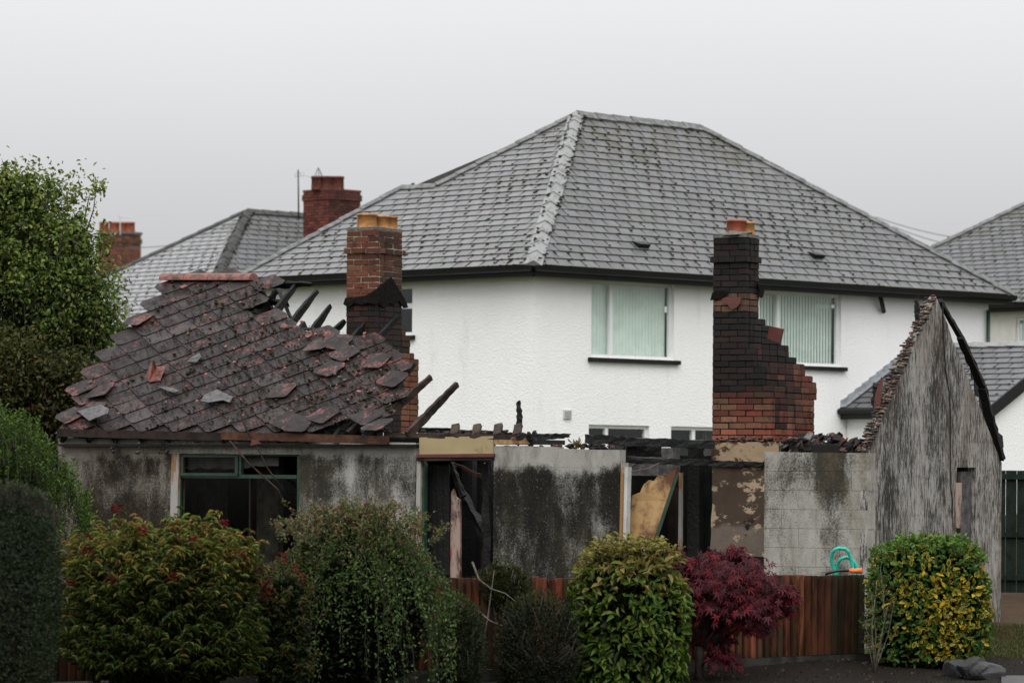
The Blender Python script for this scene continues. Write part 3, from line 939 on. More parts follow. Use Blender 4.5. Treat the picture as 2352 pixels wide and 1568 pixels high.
brick_courses(fco, pc.x, pc.y, zt - 1.5, 20, lambda k: .95, lambda k: 1.13, 'lo', lambda k, c, f: jit(lerp3((.17, .062, .040), (.07, .06, .04), random.random() * (.4 + .5 * (k > 12))), .3), None, '', joined=jm, lacing=(16, 17))
jm.build('brick', 'brick_joined', fco, kind='stuff')
m = MB(); m.box((pc.x - .03, pc.y - .03, zt), (pc.x + .98, pc.y + 1.16, zt + .08)); m.build('chimney_cap', 'cement', fco)
for x in (239, 262, 281, 299):
    p = FF.i @ at(x, 530, YF + .5); p.z = zt + .05
    pot(fco, p, .17, .15, .36, 'pot_red')
p0, p1 = FF.i @ at(276, 540, YF), FF.i @ at(276, 498, YF)
m = MB(); m.tube([p0, p1], .02, .018, 5); m.tube([p1, FF.i @ at(299, 500, YF)], .016, None, 5); m.tube([p1, FF.i @ at(270, 496, YF)], .016, None, 5)
m.build('aerial', 'grey_white', FH)

# ---- house at the right edge
RF = house_frame(12.95, 90, 0)
RZ = (RF.i @ at(2411, 690, 90)).z
RH = empty('right_house', RF, 'slate roofed house with cream wall cut by the right edge of the picture', 'house')
house_roof(RH, RF, RZ, 110, (.10, .102, .107), (.10, .102, .107), 'hip_tile', None, 1.5, .5)
wall_panel(RH, 'wall', 'cream_wall', fr_left, IN, 8.0, 0, RZ - .2, [(IN + .15, IN + 1.35, RZ - 2.0, RZ - .35)])
window(RH, fr_left, (IN + .15, IN + 1.35, RZ - 2.0, RZ - .35), [IN + .7], True)
wall_panel(RH, 'wall', 'cream_wall', fr_right, IN, HE - .35, 0, RZ - .2, [])

# ---- slate roofed extension on the white house
XF = Frame(HF.o, HF.rz)
XH = empty('house_extension', XF, 'single storey white extension with slate roof and black bargeboard, behind the grey gable', 'extension')
P0 = XF.y(1930, 938, IN)                              # left eave on the house wall
x0, ze = P0.x, P0.z
P1 = XF.y(2108, 797, IN)
hw, rise = P1.x - x0, P1.z - ze
Ln = IN - XF.x(2272, 950, x0).y                       # how far it stands out from the wall
C = V((x0, IN, ze)); U = V((0, -1, 0)); Wd = V((hw, 0, rise)).normalized(); lr = math.hypot(hw, rise)
Nn = V((-rise, 0, hw)).normalized()
rm = MB()
rm.add([p + V((0, 0, -.04)) for p in (C, C + U * Ln, V((x0 + hw, IN - Ln, ze + rise)), V((x0 + hw, IN, ze + rise)), V((x0 + 2 * hw, IN - Ln, ze)), V((x0 + 2 * hw, IN, ze)))],
       [(0, 1, 2, 3), (3, 2, 4, 5)])
xr = rm.build('roof', 'dark_hip_tile', XH)
cands, joined, moss = [], MB(), MB()
slate_face(XF, xr, C, U, Wd, [(0, 0), (Ln, 0), (Ln, lr), (0, lr)], cands, joined, moss, (.10, .102, .108), mossy=.5)
finish_slates(xr, cands, joined, 200)
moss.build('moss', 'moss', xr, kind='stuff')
ridge_caps(xr, V((x0 + hw, IN, ze + rise)), V((x0 + hw, IN - Ln, ze + rise)), Nn, V((rise, 0, hw)).normalized(), 'ridge_tile', 'hip_tile', wid=.13)
m = MB()
for i in range(11):                                   # stepped lead flashing
    a, b = i / 11, (i + 1) / 11
    p, q = C + Wd * lr * a, C + Wd * lr * b
    m.prism([p + V((0, -.012, .02)), q + V((0, -.012, .02)), q + V((0, -.012, .12)), p + V((0, -.012, .15))], (0, .01, 0))
    m.prism([p + Nn * .03 + V((0, -.012, 0)), q + Nn * .03 + V((0, -.012, 0)), q + Nn * .035 + V((0, -.14, 0)), p + Nn * .035 + V((0, -.14, 0))], Nn * .004)
m.build('flashing', 'lead', XH)
gz = 0
m = MB()
g = IN - Ln + .08
m.box((x0 + .18, g, gz), (x0 + 2 * hw - .18, IN - .01, ze - .1))
m.prism([(x0 + .18, g, ze - .1), (x0 + 2 * hw - .18, g, ze - .1), (x0 + hw, g, ze + rise - .12)], (0, .15, 0))
m.build('wall', 'white_render', XH)
m = MB(); m.box((x0 - .02, IN - Ln, ze - .2), (x0 + .03, IN - .02, ze - .02)); m.build('fascia', 'black_paint', XH)
m = MB()
m.tube([(x0 - .06, IN - Ln - .02, ze - .05), (x0 - .06, IN - .02, ze - .05)], .055, None, 8); m.build('gutter', 'black_paint', XH, True)
for s_ in (0, 1):
    xa, xb = (x0 - .03, x0 + hw) if not s_ else (x0 + 2 * hw + .03, x0 + hw)
    m = MB(); m.prism([(xa, IN - Ln - .03, ze - .24), (xa, IN - Ln - .03, ze - .0), (xb, IN - Ln - .03, ze + rise + .02), (xb, IN - Ln - .03, ze + rise - .24)], (0, .04, 0))
    m.build('bargeboard', 'black_paint', XH)

# ================================================================== the burnt building
TH = math.radians(29)
BF = Frame((4.16, 44.8, ground_z(45.5)), -TH)
BB = empty('burnt_building', BF, 'long low concrete building gutted by fire, its roof mostly gone', 'building')
def by(x, y, d=0.): return BF.y(x, y, d)
TW = .15

def block_wall(name, mat, xl, xr, ytop_l, ytop_r, cols=.45, course=.225, gap=.006, rag=0., lo=.25):
    a, b = by(xl, 1020).x, by(xr, 1020).x
    za, zb = by(xl, ytop_l).z, by(xr, ytop_r).z
    zt = min(za, zb)
    core = MB(); core.box((a + .006, .008, -.3), (b - .006, TW, zt - .01))
    wo = core.build(name, mat, BB)
    n = int((zt - lo) / course) + 1
    for k in range(n):
        z1 = zt - k * course
        z0 = max(z1 - course, -.3)
        if k == n - 1: z0 = -.3
        x = a - (cols / 2 if k % 2 else 0) + .0
        while x < b - .01:
            p, q = max(x, a), min(x + cols, b)
            x += cols
            if q - p < .03: continue
            m = MB()
            e0, e1 = (za - zt) * (1 - (p - a) / (b - a)) + (zb - zt) * (p - a) / (b - a), (za - zt) * (1 - (q - a) / (b - a)) + (zb - zt) * (q - a) / (b - a)
            j0, j1 = (random.uniform(-rag, rag * .3), random.uniform(-rag, rag * .3)) if k == 0 else (0, 0)
            t0, t1 = z1 + (e0 + j0 if k == 0 else 0) - gap / 2, z1 + (e1 + j1 if k == 0 else 0) - gap / 2
            dd = random.uniform(-.0015, .0015)
            m.prism([(p + gap / 2, dd, z0 + gap / 2), (q - gap / 2, dd, z0 + gap / 2), (q - gap / 2, dd, t1), (p + gap / 2, dd, t0)], (0, TW + .004, 0))
            m.build('block', mat, wo)
    return wo

WA = block_wall('wall', 'concrete_brown', 133, 393, 1006, 1008, gap=.0025)
WB = block_wall('wall', 'concrete_mid', 688, 955, 1012, 1016, gap=.0025)
WC = block_wall('wall', 'concrete_black', 1134, 1424, 1021, 1031, gap=.0025, rag=.02)
WD = block_wall('wall', 'concrete_pale', 1756, 2000, 1036, 1038, gap=.004, rag=.008)

# lintel over the window and door side
p, q = by(385, 1009, -.01), by(690, 1041, -.01)
m = MB(); m.prism([by(380, 1010, -.012), by(692, 1016, -.012), by(692, 1043, -.012), by(380, 1041, -.012)], (0, .17, 0)); m.build('lintel', 'concrete_lintel', BB)
# ochre window posts
m = MB(); m.prism([by(394, 1041, -.02), by(411, 1041, -.02), by(404, 1300, -.02), by(388, 1300, -.02)], (0, .16, 0)); m.build('window_post', 'ochre_post', BB)
# window: green frame with two top lights over big lower panes
fo = MB()
def fbar(m, x0, x1, y0, y1, d0=.03, d1=.09):
    a, b = by(x0, y1, d0), by(x1, y0, d0)
    m.box((a.x, d0, a.z), (b.x, d1, b.z))
fbar(fo, 409, 416, 1041, 1290); fbar(fo, 681, 688, 1044, 1290); fbar(fo, 416, 681, 1041, 1046); fbar(fo, 416, 681, 1090, 1097)
WO = fo.build('window', 'green_paint', BB)
m = MB(); fbar(m, 548, 554, 1046, 1090, .02, .085); m.build('mullion', 'green_paint', WO)
m = MB(); fbar(m, 571, 575, 1097, 1290, .035, .085); m.build('mullion', 'dark_board', WO)
m = MB()
fbar(m, 413, 545, 1086, 1092, .0, .03); fbar(m, 539, 546, 1046, 1086, .0, .03); fbar(m, 416, 421, 1046, 1086, .0, .03); fbar(m, 421, 539, 1046, 1049, .0, .03)
m.build('casement', 'green_paint', WO)
for (x0, x1, y0, y1) in ((421, 539, 1049, 1086), (416, 571, 1097, 1290), (575, 681, 1097, 1290)):
    m = MB(); fbar(m, x0, x1, y0, y1, .055, .059); m.build('pane', 'old_glass', WO)
m = MB()                                            # torn blind behind the top lights
a, b = by(424, 1046, .2), by(640, 1050, .2)
pts = [a + (b - a) * (i / 12) for i in range(13)]
low = [p + V((0, 0, -.17 + .05 * (i / 12) + random.uniform(-.02, .02))) for i, p in enumerate(pts)]
m.prism(pts + low[::-1], (0, .01, 0)); m.build('torn_blind', 'curtain', WO)
# piers and dark partitions inside
for x0, x1, d, mt in ((458, 512, 1.2, 'block_grey'), (590, 640, 1.0, 'block_grey'), (1060, 1085, 1.5, 'charred_wood'), (1440, 1545, 2.6, 'block_grey')):
    a, b = by(x0, 1100, d).x, by(x1, 1100, d).x
    m = MB(); m.box((a, d, -.3), (b, d + .12, 2.2 if mt != 'block_grey' or x0 > 1000 else 2.35)); m.build('inner_pier', mt, BB)
xl, xr = by(133, 1020).x, 0.
gd = 4.19
m = MB(); m.box((xl + .01, gd - .15, -.3), (by(880, 1000, gd).x, gd, 2.72)); m.box((by(880, 1000, gd).x, gd - .15, -.3), (-.01, gd, 2.22)); m.build('back_wall', 'mortar_black', BB)
m = MB(); m.box((xl + .002, TW + .01, -.3), (xl + .14, gd - .16, 2.45))
a = 2.45
m.prism([(xl + .002, TW + .01, a), (xl + .002, gd - .16, a), (xl + .002, 2.5, a + 1.6)], (.13, 0, 0)); m.build('end_wall', 'concrete_brown', BB)
m = MB(); m.box((by(700, 1020).x, 1.9, -.3), (by(955, 1020).x, 2.0, 2.4)); m.box((by(955, 1100).x, 2.2, -.3), (by(1140, 1100).x, 2.3, 2.1)); m.build('partition', 'charred_wood', BB)
m = MB(); m.box((xl + .2, TW + .02, 2.36), (by(950, 1020).x, gd - .2, 2.42)); m.build('ceiling', 'charred_wood', BB)
m = MB(); m.box((xl + .1, TW, .0), (-.1, gd - .2, .03)); m.build('floor_slab', 'mortar_black', BB)
m = MB(); m.box((by(1137, 1100).x, .6, -.3), (by(1137, 1100).x + .1, gd - .2, 2.05)); m.box((by(1424, 1100).x - .12, .3, -.3), (by(1424, 1100).x - .02, gd - .3, 1.95)); m.build('partition', 'mortar_black', BB)

# door opening between the pale walls
def bpoly(name, mat, pts, d, th, parent=None):
    m = MB(); m.prism([by(x, y, d) for x, y in pts], (0, th, 0)); return m.build(name, mat, parent or BB)
bpoly('door_post', 'ochre_post', [(957, 1055), (966, 1055), (963, 1320), (953, 1320)], .0, .14)
bpoly('door_frame', 'green_paint', [(968, 1062), (975, 1062), (973, 1320), (965, 1320)], .05, .08)
bpoly('fascia_panel', 'cream_panel', [(963, 1004), (1133, 1001), (1133, 1044), (963, 1047)], -.02, .06)
bpoly('fascia_panel', 'yellow_panel', [(1135, 1003), (1206, 1002), (1213, 1019), (1135, 1020)], -.018, .05)
bpoly('head_beam', 'rust_strip', [(957, 1043), (1133, 1041), (1133, 1049), (957, 1050)], -.05, .12)
bpoly('head_beam', 'scorched_wood', [(957, 1050.5), (1133, 1049.5), (1133, 1056), (957, 1058)], -.03, .14)
for i, (x0, x1) in enumerate(((976, 990), (991, 1004), (1005, 1017), (1018, 1031))):
    bpoly('door_board', 'charred_wood', [(x0, 1068), (x1, 1068), (x1, 1320), (x0, 1320)], .25 + .01 * (i % 2), .03)
bpoly('door_edge', 'pale_door', [(1036, 1130), (1041, 1122), (1046, 1140), (1056, 1148), (1057, 1340), (1033, 1340)], .3, .04)
bpoly('door_board', 'dark_board', [(1106, 1200), (1112, 1195), (1112, 1330), (1104, 1330)], .6, .04)
m = MB(); m.beam(by(1036, 1062, .4), by(1064, 1140, .35), .06, .06, rag=.5, n=8); m.build('fallen_rafter', 'charred_wood', BB)
m = MB(); m.beam(by(1052, 1115, .9), by(1125, 1250, .5), .09, .09, rag=.8, n=9); m.build('fallen_rafter', 'charred_wood', BB)
m = MB(); m.beam(by(1118, 1062, .3), by(1126, 1320, .3), .12, .1, rag=.5, n=9); m.build('door_post', 'charred_wood', BB)
for i in range(4):
    m = MB(); m.tube([by(1042, 1063 + i, .3), by(1065, 1070 + 2 * i, .3), by(1090, 1085 + i * 2, .3), by(1118, 1090 + 4 * i, .3)], .004, None, 4); m.build('cable', 'rust_strip', BB)

# right opening: posts, leaning plywood, charred framing
bpoly('door_post', 'ochre_post', [(1426, 1062), (1432, 1062), (1427, 1300), (1421, 1300)], .0, .14)
bpoly('door_post', 'grey_white', [(1433, 1072), (1442, 1072), (1436, 1300), (1428, 1300)], .03, .1)
bpoly('charred_post', 'charred_wood', [(1580, 1012), (1606, 1014), (1606, 1300), (1578, 1300)], .9, .12)
bpoly('charred_post', 'dark_board', [(1534, 1120), (1552, 1120), (1552, 1300), (1534, 1300)], 1.1, .06)
bpoly('charred_post', 'ochre_post', [(1559, 1085), (1565, 1085), (1564, 1300), (1557, 1300)], .8, .05)
for x in range(1606, 1660, 13):
    bpoly('green_board', 'dark_green_board', [(x, 1077), (x + 12.5, 1077), (x + 12.5, 1300), (x, 1300)], 1.25, .03)
bpoly('charred_post', 'block_grey', [(1512, 1028), (1546, 1028), (1546, 1300), (1512, 1300)], 2.2, .2)
m = MB(); m.beam(by(1346, 1008, .12), by(1440, 1012, .4), .1, .10, rag=.4, n=8); m.build('charred_beam', 'charred_wood', BB)
m = MB(); m.beam(by(1420, 1013, .35), by(1640, 1021, .8), .1, .10, rag=.3, n=14); m.build('charred_beam', 'charred_wood', BB)
m = MB(); m.beam(by(1436, 1032, .5), by(1516, 1036, .8), .12, .14, rag=.3, n=8); m.build('charred_beam', 'charred_wood', BB)
m = MB(); m.beam(by(1438, 1056, .3), by(1708, 1066, .75), .08, .07, rag=.4, n=16); m.build('charred_beam', 'charred_wood', BB)
for x in (1475, 1520):
    m = MB(); m.tube([by(x - 80, 1085, .2), by(x - 30, 1075, .3), by(x + 20, 1050, .5)], .006, None, 5); m.build('cable', 'rust_strip', BB)

# ---- chimneys of the burnt building
CHD, LD = 1.0, 1.75
def make_stack(CHD, xl_px, y_bot, y_top, width, depth, wcorner, rake, colf, mort, name_pots, lac, pot_mats, cap_y):
    x0 = by(xl_px, 800, CHD).x
    z0, z1 = by(xl_px, y_bot, CHD).z, by(xl_px, y_top, CHD).z
    n = round((z1 - z0) / .075)
    def lvl(k): return BF.px((x0, CHD, z0 + (k + .5) * .075))[1]
    wf = lambda k: wcorner(lvl(k))
    def tf(k):
        y = lvl(k)
        xr_px = rake(y)
        if xr_px is None: return depth
        xc = x0 + wf(k)
        # depth whose back edge on the side face shows at xr_px
        p = BF.x(xr_px, y, xc)
        return max(depth, round((p.y - CHD) / .1125 + random.uniform(-.7, .4)) * .1125) if p.y - CHD > depth + .05 and xr_px not in (963, 1873) else max(depth, round((p.y - CHD) / .1125) * .1125)
    body = MB(); body.box((x0 + .03, CHD + .03, -.3), (x0 + .3, CHD + .3, z1 - .05))
    ch = body.build('chimney', mort, BB)
    core = brick_courses(ch, x0, CHD, z0, n, wf, tf, 'hi', lambda k, c, f: colf(lvl(k), c, f), True, mort, lacing=[n - i for i in lac])
    core.build('mortar', mort, ch)
    m = MB(); m.box((x0 - .0, CHD - .0, z0 + n * .075), (x0 + width, CHD + depth, z0 + n * .075 + .04)); m.blob((x0 + width / 2, CHD + depth / 2, z0 + n * .075 + .03), .16, (1.2, 1.6, .35))
    m.build('chimney_cap', 'cement', ch)
    zt = z0 + n * .075 + .035
    for (px_, r, h, mt, dd) in pot_mats:
        p = by(px_, 520, CHD + dd); p.z = zt
        pot(ch, p, r * 1.08, r, h, mt)
    return ch, x0, z0, zt

def col_left(y, c, f):
    red, org, soot = (.17, .056, .030), (.20, .090, .043), (.011, .010, .0095)
    base = red if random.random() < .6 else org
    s = 0.
    if y > 690: s = .97 + random.uniform(-.1 if random.random() < .85 else -.4, .03)
    elif y > 620: s = .35 + .4 * (f == 'side') + random.uniform(-.25, .25)
    else: s = random.uniform(.1, .5) + .3 * (f == 'side')
    if y > 812 and f == 'side' and c.y > LD + .75: s = random.uniform(0, .45)
    if y < 595: s = max(s, random.uniform(.2, .8))
    return jit(lerp3(base, soot, s), .2)
def col_right(y, c, f):
    red, pink, soot = (.17, .052, .034), (.22, .12, .08), (.012, .011, .0105)
    base = red if random.random() < .75 else (.19, .095, .055)
    s = .97 if y < 880 else max(.12, .95 - (y - 880) / 100 + random.uniform(-.2, .2))
    if f == 'side' and y > 830: s = min(s, .72 + random.uniform(-.3, .2))
    if f == 'side' and c.y < CHD + .3 + random.uniform(-.1, .15) and y > 770: s = .9 + random.uniform(-.12, .08)
    if f == 'side' and y > 840 and c.y > CHD + .8: s = random.uniform(0, .3)
    if 672 < y < 712: base, s = pink, random.uniform(.2, .75)
    if y > 985: s = random.uniform(0, .2); base = (.25, .075, .04)
    return jit(lerp3(base, soot, s + random.uniform(-.05, .06)), .22)

LCH, lx0, lz0, lzt = make_stack(LD, 794, 990, 531, .455, .68, lambda y: .455,
    lambda y: None if y < 742 else min(963, 925 + (y - 742) * .47), col_left, 'mortar_pale', None, (4,), 
    [(843, .125, .19, 'pot_yellow', .17), (876, .11, .18, 'pot_yellow', .42), (894, .105, .18, 'pot_yellow', .58)], 0)
def wc_right(y): return .455 if y < 770 else min(.81, .455 + .1125 * int((y - 770) / 36))
RCH, rx0, rz0, rzt = make_stack(CHD, 1636, 1012, 541, .455, .36, wc_right,
    lambda y: None if y < 728 else min(1873, 1752 + (y - 728) * .86), col_right, 'mortar_black', None, (4,),
    [(1691, .115, .19, 'pot_red', .16), (1716, .09, .17, 'pot_yellow', .30)], 0)
# burnt plaster breast under the right chimney
a, b = by(1634, 1100, CHD - .03).x, by(1860, 1100, CHD - .03).x
m = MB()
zt = by(1650, 1013, CHD).z
g = 14
vs = []
for i in range(g + 1):
    for j in range(g + 1):
        vs.append((a + (b - a) * i / g + (random.uniform(-.015, .015) if i in (0, g) else 0), CHD - .03 + random.uniform(-.006, .006), -.3 + (zt + .3) * j / g - (random.uniform(0, .02) if j == g else 0)))
m.add(vs, [(i * (g + 1) + j, (i + 1) * (g + 1) + j, (i + 1) * (g + 1) + j + 1, i * (g + 1) + j + 1) for i in range(g) for j in range(g)])
m.box((a + .01, CHD, -.3), (b - .01, CHD + .5, zt - .01))
m.build('chimney_breast', 'burnt_plaster', BB)
m = MB(); m.beam(by(1636, 1062, CHD - .06), by(1755, 1066, CHD - .06), .05, .05, rag=.5, n=10); m.build('charred_beam', 'charred_wood', BB)
bpoly('hearth_bar', 'charred_wood', [(1672, 1276), (1752, 1278), (1752, 1300), (1672, 1300)], CHD - .08, .06)

# crumpled flashing sheets left on both stacks
def sheet(pts3, off, mat='mortar_black'):
    m = MB(); m.prism(pts3, off); m.build('flashing', mat, BB)
random.seed(3)
d_ = LD - .02
up_ = [by(x, y, d_) for x, y in ((793, 684), (812, 682), (838, 679), (852, 672), (871, 658))]
lo_ = [by(x, y + random.uniform(-4, 4), d_ - random.uniform(0, .05)) for x, y in ((871, 698), (858, 700), (846, 696), (830, 703), (815, 697), (800, 702), (788, 696))]
sheet(up_ + lo_, (0, .012, 0))
xs_ = lx0 + .455 + .012
sheet([BF.x(x, y, xs_) for x, y in ((871, 656), (884, 648), (897, 636), (908, 652), (922, 676), (932, 694), (936, 706), (926, 708), (915, 690), (905, 700), (893, 696), (882, 708), (871, 700))], (.012, 0, 0))
sheet([by(x, y, CHD - .03) for x, y in ((1631, 690), (1636, 672), (1645, 667), (1668, 668), (1672, 676), (1655, 683), (1640, 688))], (0, .012, 0))
xs_ = rx0 + .455 + .02
sheet([BF.x(x, y, xs_) for x, y in ((1736, 650), (1744, 655), (1753, 668), (1748, 684), (1740, 680), (1742, 668))], (.02, 0, 0))
random.seed(21)
bpoly('flashing', 'rust_strip', [(1656, 688), (1668, 682), (1684, 684), (1702, 682), (1700, 696), (1692, 706), (1680, 711), (1672, 700), (1662, 693)], CHD - .05, .01)
# loose tile and lump on the shoulder of the right chimney
p = by(1790, 752, CHD + .5)
tl = MB(); tl.prism([by(1768, 748, CHD + .4), by(1797, 755, CHD + .4), by(1790, 788, CHD + .4), by(1761, 776, CHD + .4)], (.01, .03, 0))
to = tl.build('fallen_tile', 'rust_strip', None)
to.location = BF.o; to.rotation_euler = (0, 0, BF.rz)
tag(to, 'scorched square tile propped on the stepped shoulder of the right chimney', 'tile')

# ---- gable wall at the right end
za, zb = by(1998, 1035).z, BF.x(2288, 1062, 0).z
ap = BF.x(2150, 681, 0)
m = MB()
prof = [(-.0, -.3), (gd, -.3), (gd, zb)]
for i in range(1, 12):
    t = i / 12
    prof.append((gd + (ap.y - gd) * t + random.uniform(-.02, .02), zb + (ap.z - zb) * t + random.uniform(-.02, .01)))
prof.append((ap.y, ap.z))
for i in range(1, 14):
    t = i / 14
    prof.append((ap.y * (1 - t) + random.uniform(-.02, .02), ap.z + (za - ap.z) * t + .05 * math.sin(t * 3.1)))
prof.append((0, za))
GT = .09
hy0, hy1 = BF.x(2197, 1150, 0).y, BF.x(2240, 1150, 0).y
hz = BF.x(2218, 1073, 0).z
# the wall with a doorway slot: three prisms around the slot
def zcut(y):
    for (y0, z0), (y1, z1) in zip(prof[2:-1], prof[3:]):
        if min(y0, y1) <= y <= max(y0, y1) and abs(y1 - y0) > 1e-6: return z0 + (z1 - z0) * (y - y0) / (y1 - y0)
    return za
top = prof[2:]
ptsR = [p for p in top if p[0] > hy1]; ptsM = [p for p in top if hy0 < p[0] < hy1]; ptsL = [p for p in top if p[0] < hy0]
def G(pts, nm='gable_wall'):
    return [(0., y, z) for y, z in pts]
allp = [(0, -.3), (hy0, -.3), (hy0, hz), (hy1, hz), (hy1, -.3), (gd, -.3)] + top
m.prism(G(allp), (-GT, 0, 0))
GW = m.build('gable_wall', 'gable_concrete', BB)
m = MB(); m.box((-.14, hy0 - .02, -.3), (-.18, hy1 + .02, hz + .02)); m.build('slot_back', 'mortar_black', BB)
m = MB(); m.box((-.05, hy0 + (hy1 - hy0) * .42, -.3), (-.1, hy1 - .01, hz - .05)); m.build('slot_panel', 'block_grey', BB)
m = MB(); zq = BF.x(2204, 1108, 0).z; m.box((.005, hy0 - .03, BF.x(2204, 1212, 0).z), (-.03, hy0 + .16, zq)); m.build('slot_board', 'pale_door', BB)
# cable down the gable
m = MB(); m.tube([BF.x(x, y, .012) for x, y in ((2165, 700), (2168, 780), (2172, 850), (2180, 900), (2183, 950), (2183, 1050), (2184, 1120), (2188, 1150), (2187, 1190))], .008, None, 5); m.build('cable', 'black_tube', BB)
# rubble stones along the front rake of the gable
rb = MB()
for i in range(420):
    t = random.random()
    y, z = ap.y * (1 - t), ap.z + (za - ap.z) * t + .05 * math.sin(t * 3.1)
    x = -random.uniform(-.01, GT + .03)
    c = (x, y + random.uniform(-.03, .015), z + random.uniform(-.02, .022))
    col = random.choice([(.05, .04, .035), (.12, .06, .045), (.03, .027, .025), (.16, .12, .09)])
    rb.blob(c, random.uniform(.015, .038), (1.2, 1, .45), col)
rb.build('rubble_coping', 'brick_joined', BB, kind='stuff')
# charred barge timber and hanging slates on the far rake
def gx(x, y, d): return BF.x(x, y, d)
m = MB(); m.beam(gx(2158, 690, -.05), gx(2215, 790, -.02), .05, .06, (1, 0, 0), .3, 1, 10); m.build('barge_rafter', 'charred_wood', BB)
m = MB(); m.beam(gx(2205, 775, .0), gx(2262, 900, .0), .05, .09, (1, 0, 0), .3, 1, 10); m.build('barge_rafter', 'charred_wood', BB)
m = MB(); m.beam(gx(2255, 890, .0), gx(2298, 1055, .0), .06, .11, (1, 0, 0), .3, 1, 12); m.build('barge_rafter', 'charred_wood', BB)
for i, (x, y, s_) in enumerate(((2248, 890, 26), (2258, 930, 20), (2272, 965, 16), (2290, 1005, 22), (2236, 860, 14))):
    m = MB(); m.prism([gx(x - s_ * .4, y - s_, -.1), gx(x + s_ * .6, y - s_ * .2, -.1), gx(x + s_ * .7, y + s_, -.1), gx(x - s_ * .3, y + s_ * .7, -.1)], (-.012, 0, 0)); m.build('hanging_slate', 'charred_wood', BB)
# upright charred sticks
for p, q, w in (((2107, 735), (2106, 680), .05), ((2016, 960), (2012, 880), .09), ((1194, 985), (1191, 920), .055)):
    d = .6 if p[0] > 1500 else .35
    m = MB(); m.beam(by(*p, d), by(*q, d), w, w, (0, 1, 0), .6, .7, 9); m.build('charred_stick', 'charred_wood', BB)
bpoly('curled_slate', 'rust_strip', [(2024, 865), (2027, 868), (2022, 930), (2004, 962), (2010, 905)], .5, .02)

# ---- left roof: eaves, rafters, diamond tiles
ev_l, ev_r = by(128, 988, -.16), by(890, 1006, -.16)
ZE_B = by(500, 996, -.16).z
YR = 2.55
rz_ = BF.y(480, 640, YR).z
W2 = V((0, YR + .16, rz_ - ZE_B)).normalized()
U2 = V((1, 0, 0)); N2 = U2.cross(W2).normalized()
RO = V((0, -.16, ZE_B))
def onroof(x, y, h=0.): return BF.pl(x, y, RO + N2 * h, N2)
for (x0, x1, y0, y1, mt) in ((131, 508, 984, 993, 'dark_board'), (508, 892, 991, 1001, 'brown_board')):
    m = MB(); m.prism([by(x0, y0, -.17), by(x1, y1, -.17), by(x1, y1 + 19, -.17), by(x0, y0 + 18, -.17)], (0, .03, 0)); m.build('fascia_board', mt, BB)
m = MB(); a, b = by(136, 1003, -.05), by(955, 1012, -.05)
m.box((a.x, -.14, ZE_B - .16), (b.x, .1, ZE_B - .13)); m.build('soffit_board', 'charred_wood', BB)
# wall plate running on to the right with joist stubs
m = MB(); m.beam(by(885, 998, .03), by(1190, 1004, .03), .1, .06, rag=.12, n=16); m.build('wall_plate', 'scorched_wood', BB)
m = MB(); m.beam(by(1190, 1004, .03), by(1308, 1000, .05), .1, .07, rag=.45, n=12, taper=.6); m.build('wall_plate', 'charred_wood', BB)
m = MB(); m.beam(by(1138, 1010, .1), by(1222, 1012, .1), .12, .09, rag=.4, n=8); m.build('wall_plate', 'charred_wood', BB)
m = MB(); m.beam(by(940, 985, .6), by(1205, 1001, .5), .07, .07, rag=.5, n=14); m.build('wall_plate', 'charred_wood', BB)
for x in (1043, 1093, 1142, 1187):
    m = MB(); m.beam(by(x, 999, .06), by(x + 4, 976, .2), .05, .10, (1, 0, 0), .15, 1, 3); m.build('joist_stub', 'scorched_wood', BB)
REG = [(120, 984), (196, 880), (268, 795), (334, 715), (386, 640), (590, 636), (640, 652), (600, 688), (588, 712), (640, 728), (695, 742),
       (765, 765), (862, 772), (908, 832), (930, 868), (948, 905), (905, 945), (860, 965), (700, 985)]
# rafters: bare ones rise out of the tiles
RAF = [((635, 714), (682, 652)), ((682, 728), (729, 668)), ((725, 750), (759, 702)), ((758, 769), (792, 737)), ((822, 766), (847, 735)),
       ((852, 797), (916, 726)), ((890, 834), (920, 806)), ((880, 915), (952, 836)), ((835, 1000), (990, 866)), ((935, 1000), (1050, 882))]
for i, (p, q) in enumerate(RAF):
    a, b = onroof(*p, -.09), onroof(*q, -.05)
    long = i >= 8
    a2 = a if long else a - (b - a).normalized() * (a - b).length * .8
    m = MB(); m.beam(a2, b, .05, .11, N2, .32 if not long else .28, .55 if not long else .7, 16 if long else 10)
    m.build('rafter', 'charred_wood' if i < 8 else 'scorched_wood', BB)
for x in (690, 745, 800):                                # rafter feet below the missing eave tiles
    a, b = onroof(x, 998, -.09), onroof(x + 40, 960, -.09)
    m = MB(); m.beam(a, b, .05, .10, N2, .15, 1, 4); m.build('rafter', 'scorched_wood', BB)
for i in range(12):                                      # rafters under the tiles (seen in the gaps)
    x = by(150, 990).x + .42 * i
    a = RO + U2 * (x) + N2 * -.1
    hgt = 3.2
    while hgt > .3 and not inpoly(BF.px(a + W2 * hgt), REG): hgt -= .1
    if hgt < .4: continue
    m = MB(); m.beam(a, a + W2 * hgt, .05, .1, N2, .1, 1, 3); m.build('rafter', 'charred_wood', BB)
m = MB(); m.beam(onroof(590, 655, -.05), onroof(717, 653, -.05), .05, .1, N2, .6, .5, 10); m.build('ridge_board', 'charred_wood', BB)
for p, q in (((600, 718), (635, 668)), ((640, 665), (672, 740)), ((610, 690), (660, 700))):
    m = MB(); m.beam(onroof(*p, -.3), onroof(*q, -.2), .05, .09, N2, .4, .8, 8); m.build('charred_stick', 'charred_wood', BB)
m = MB(); xe = onroof(588, 640).x                            # the rear slope, seen only through the gaps
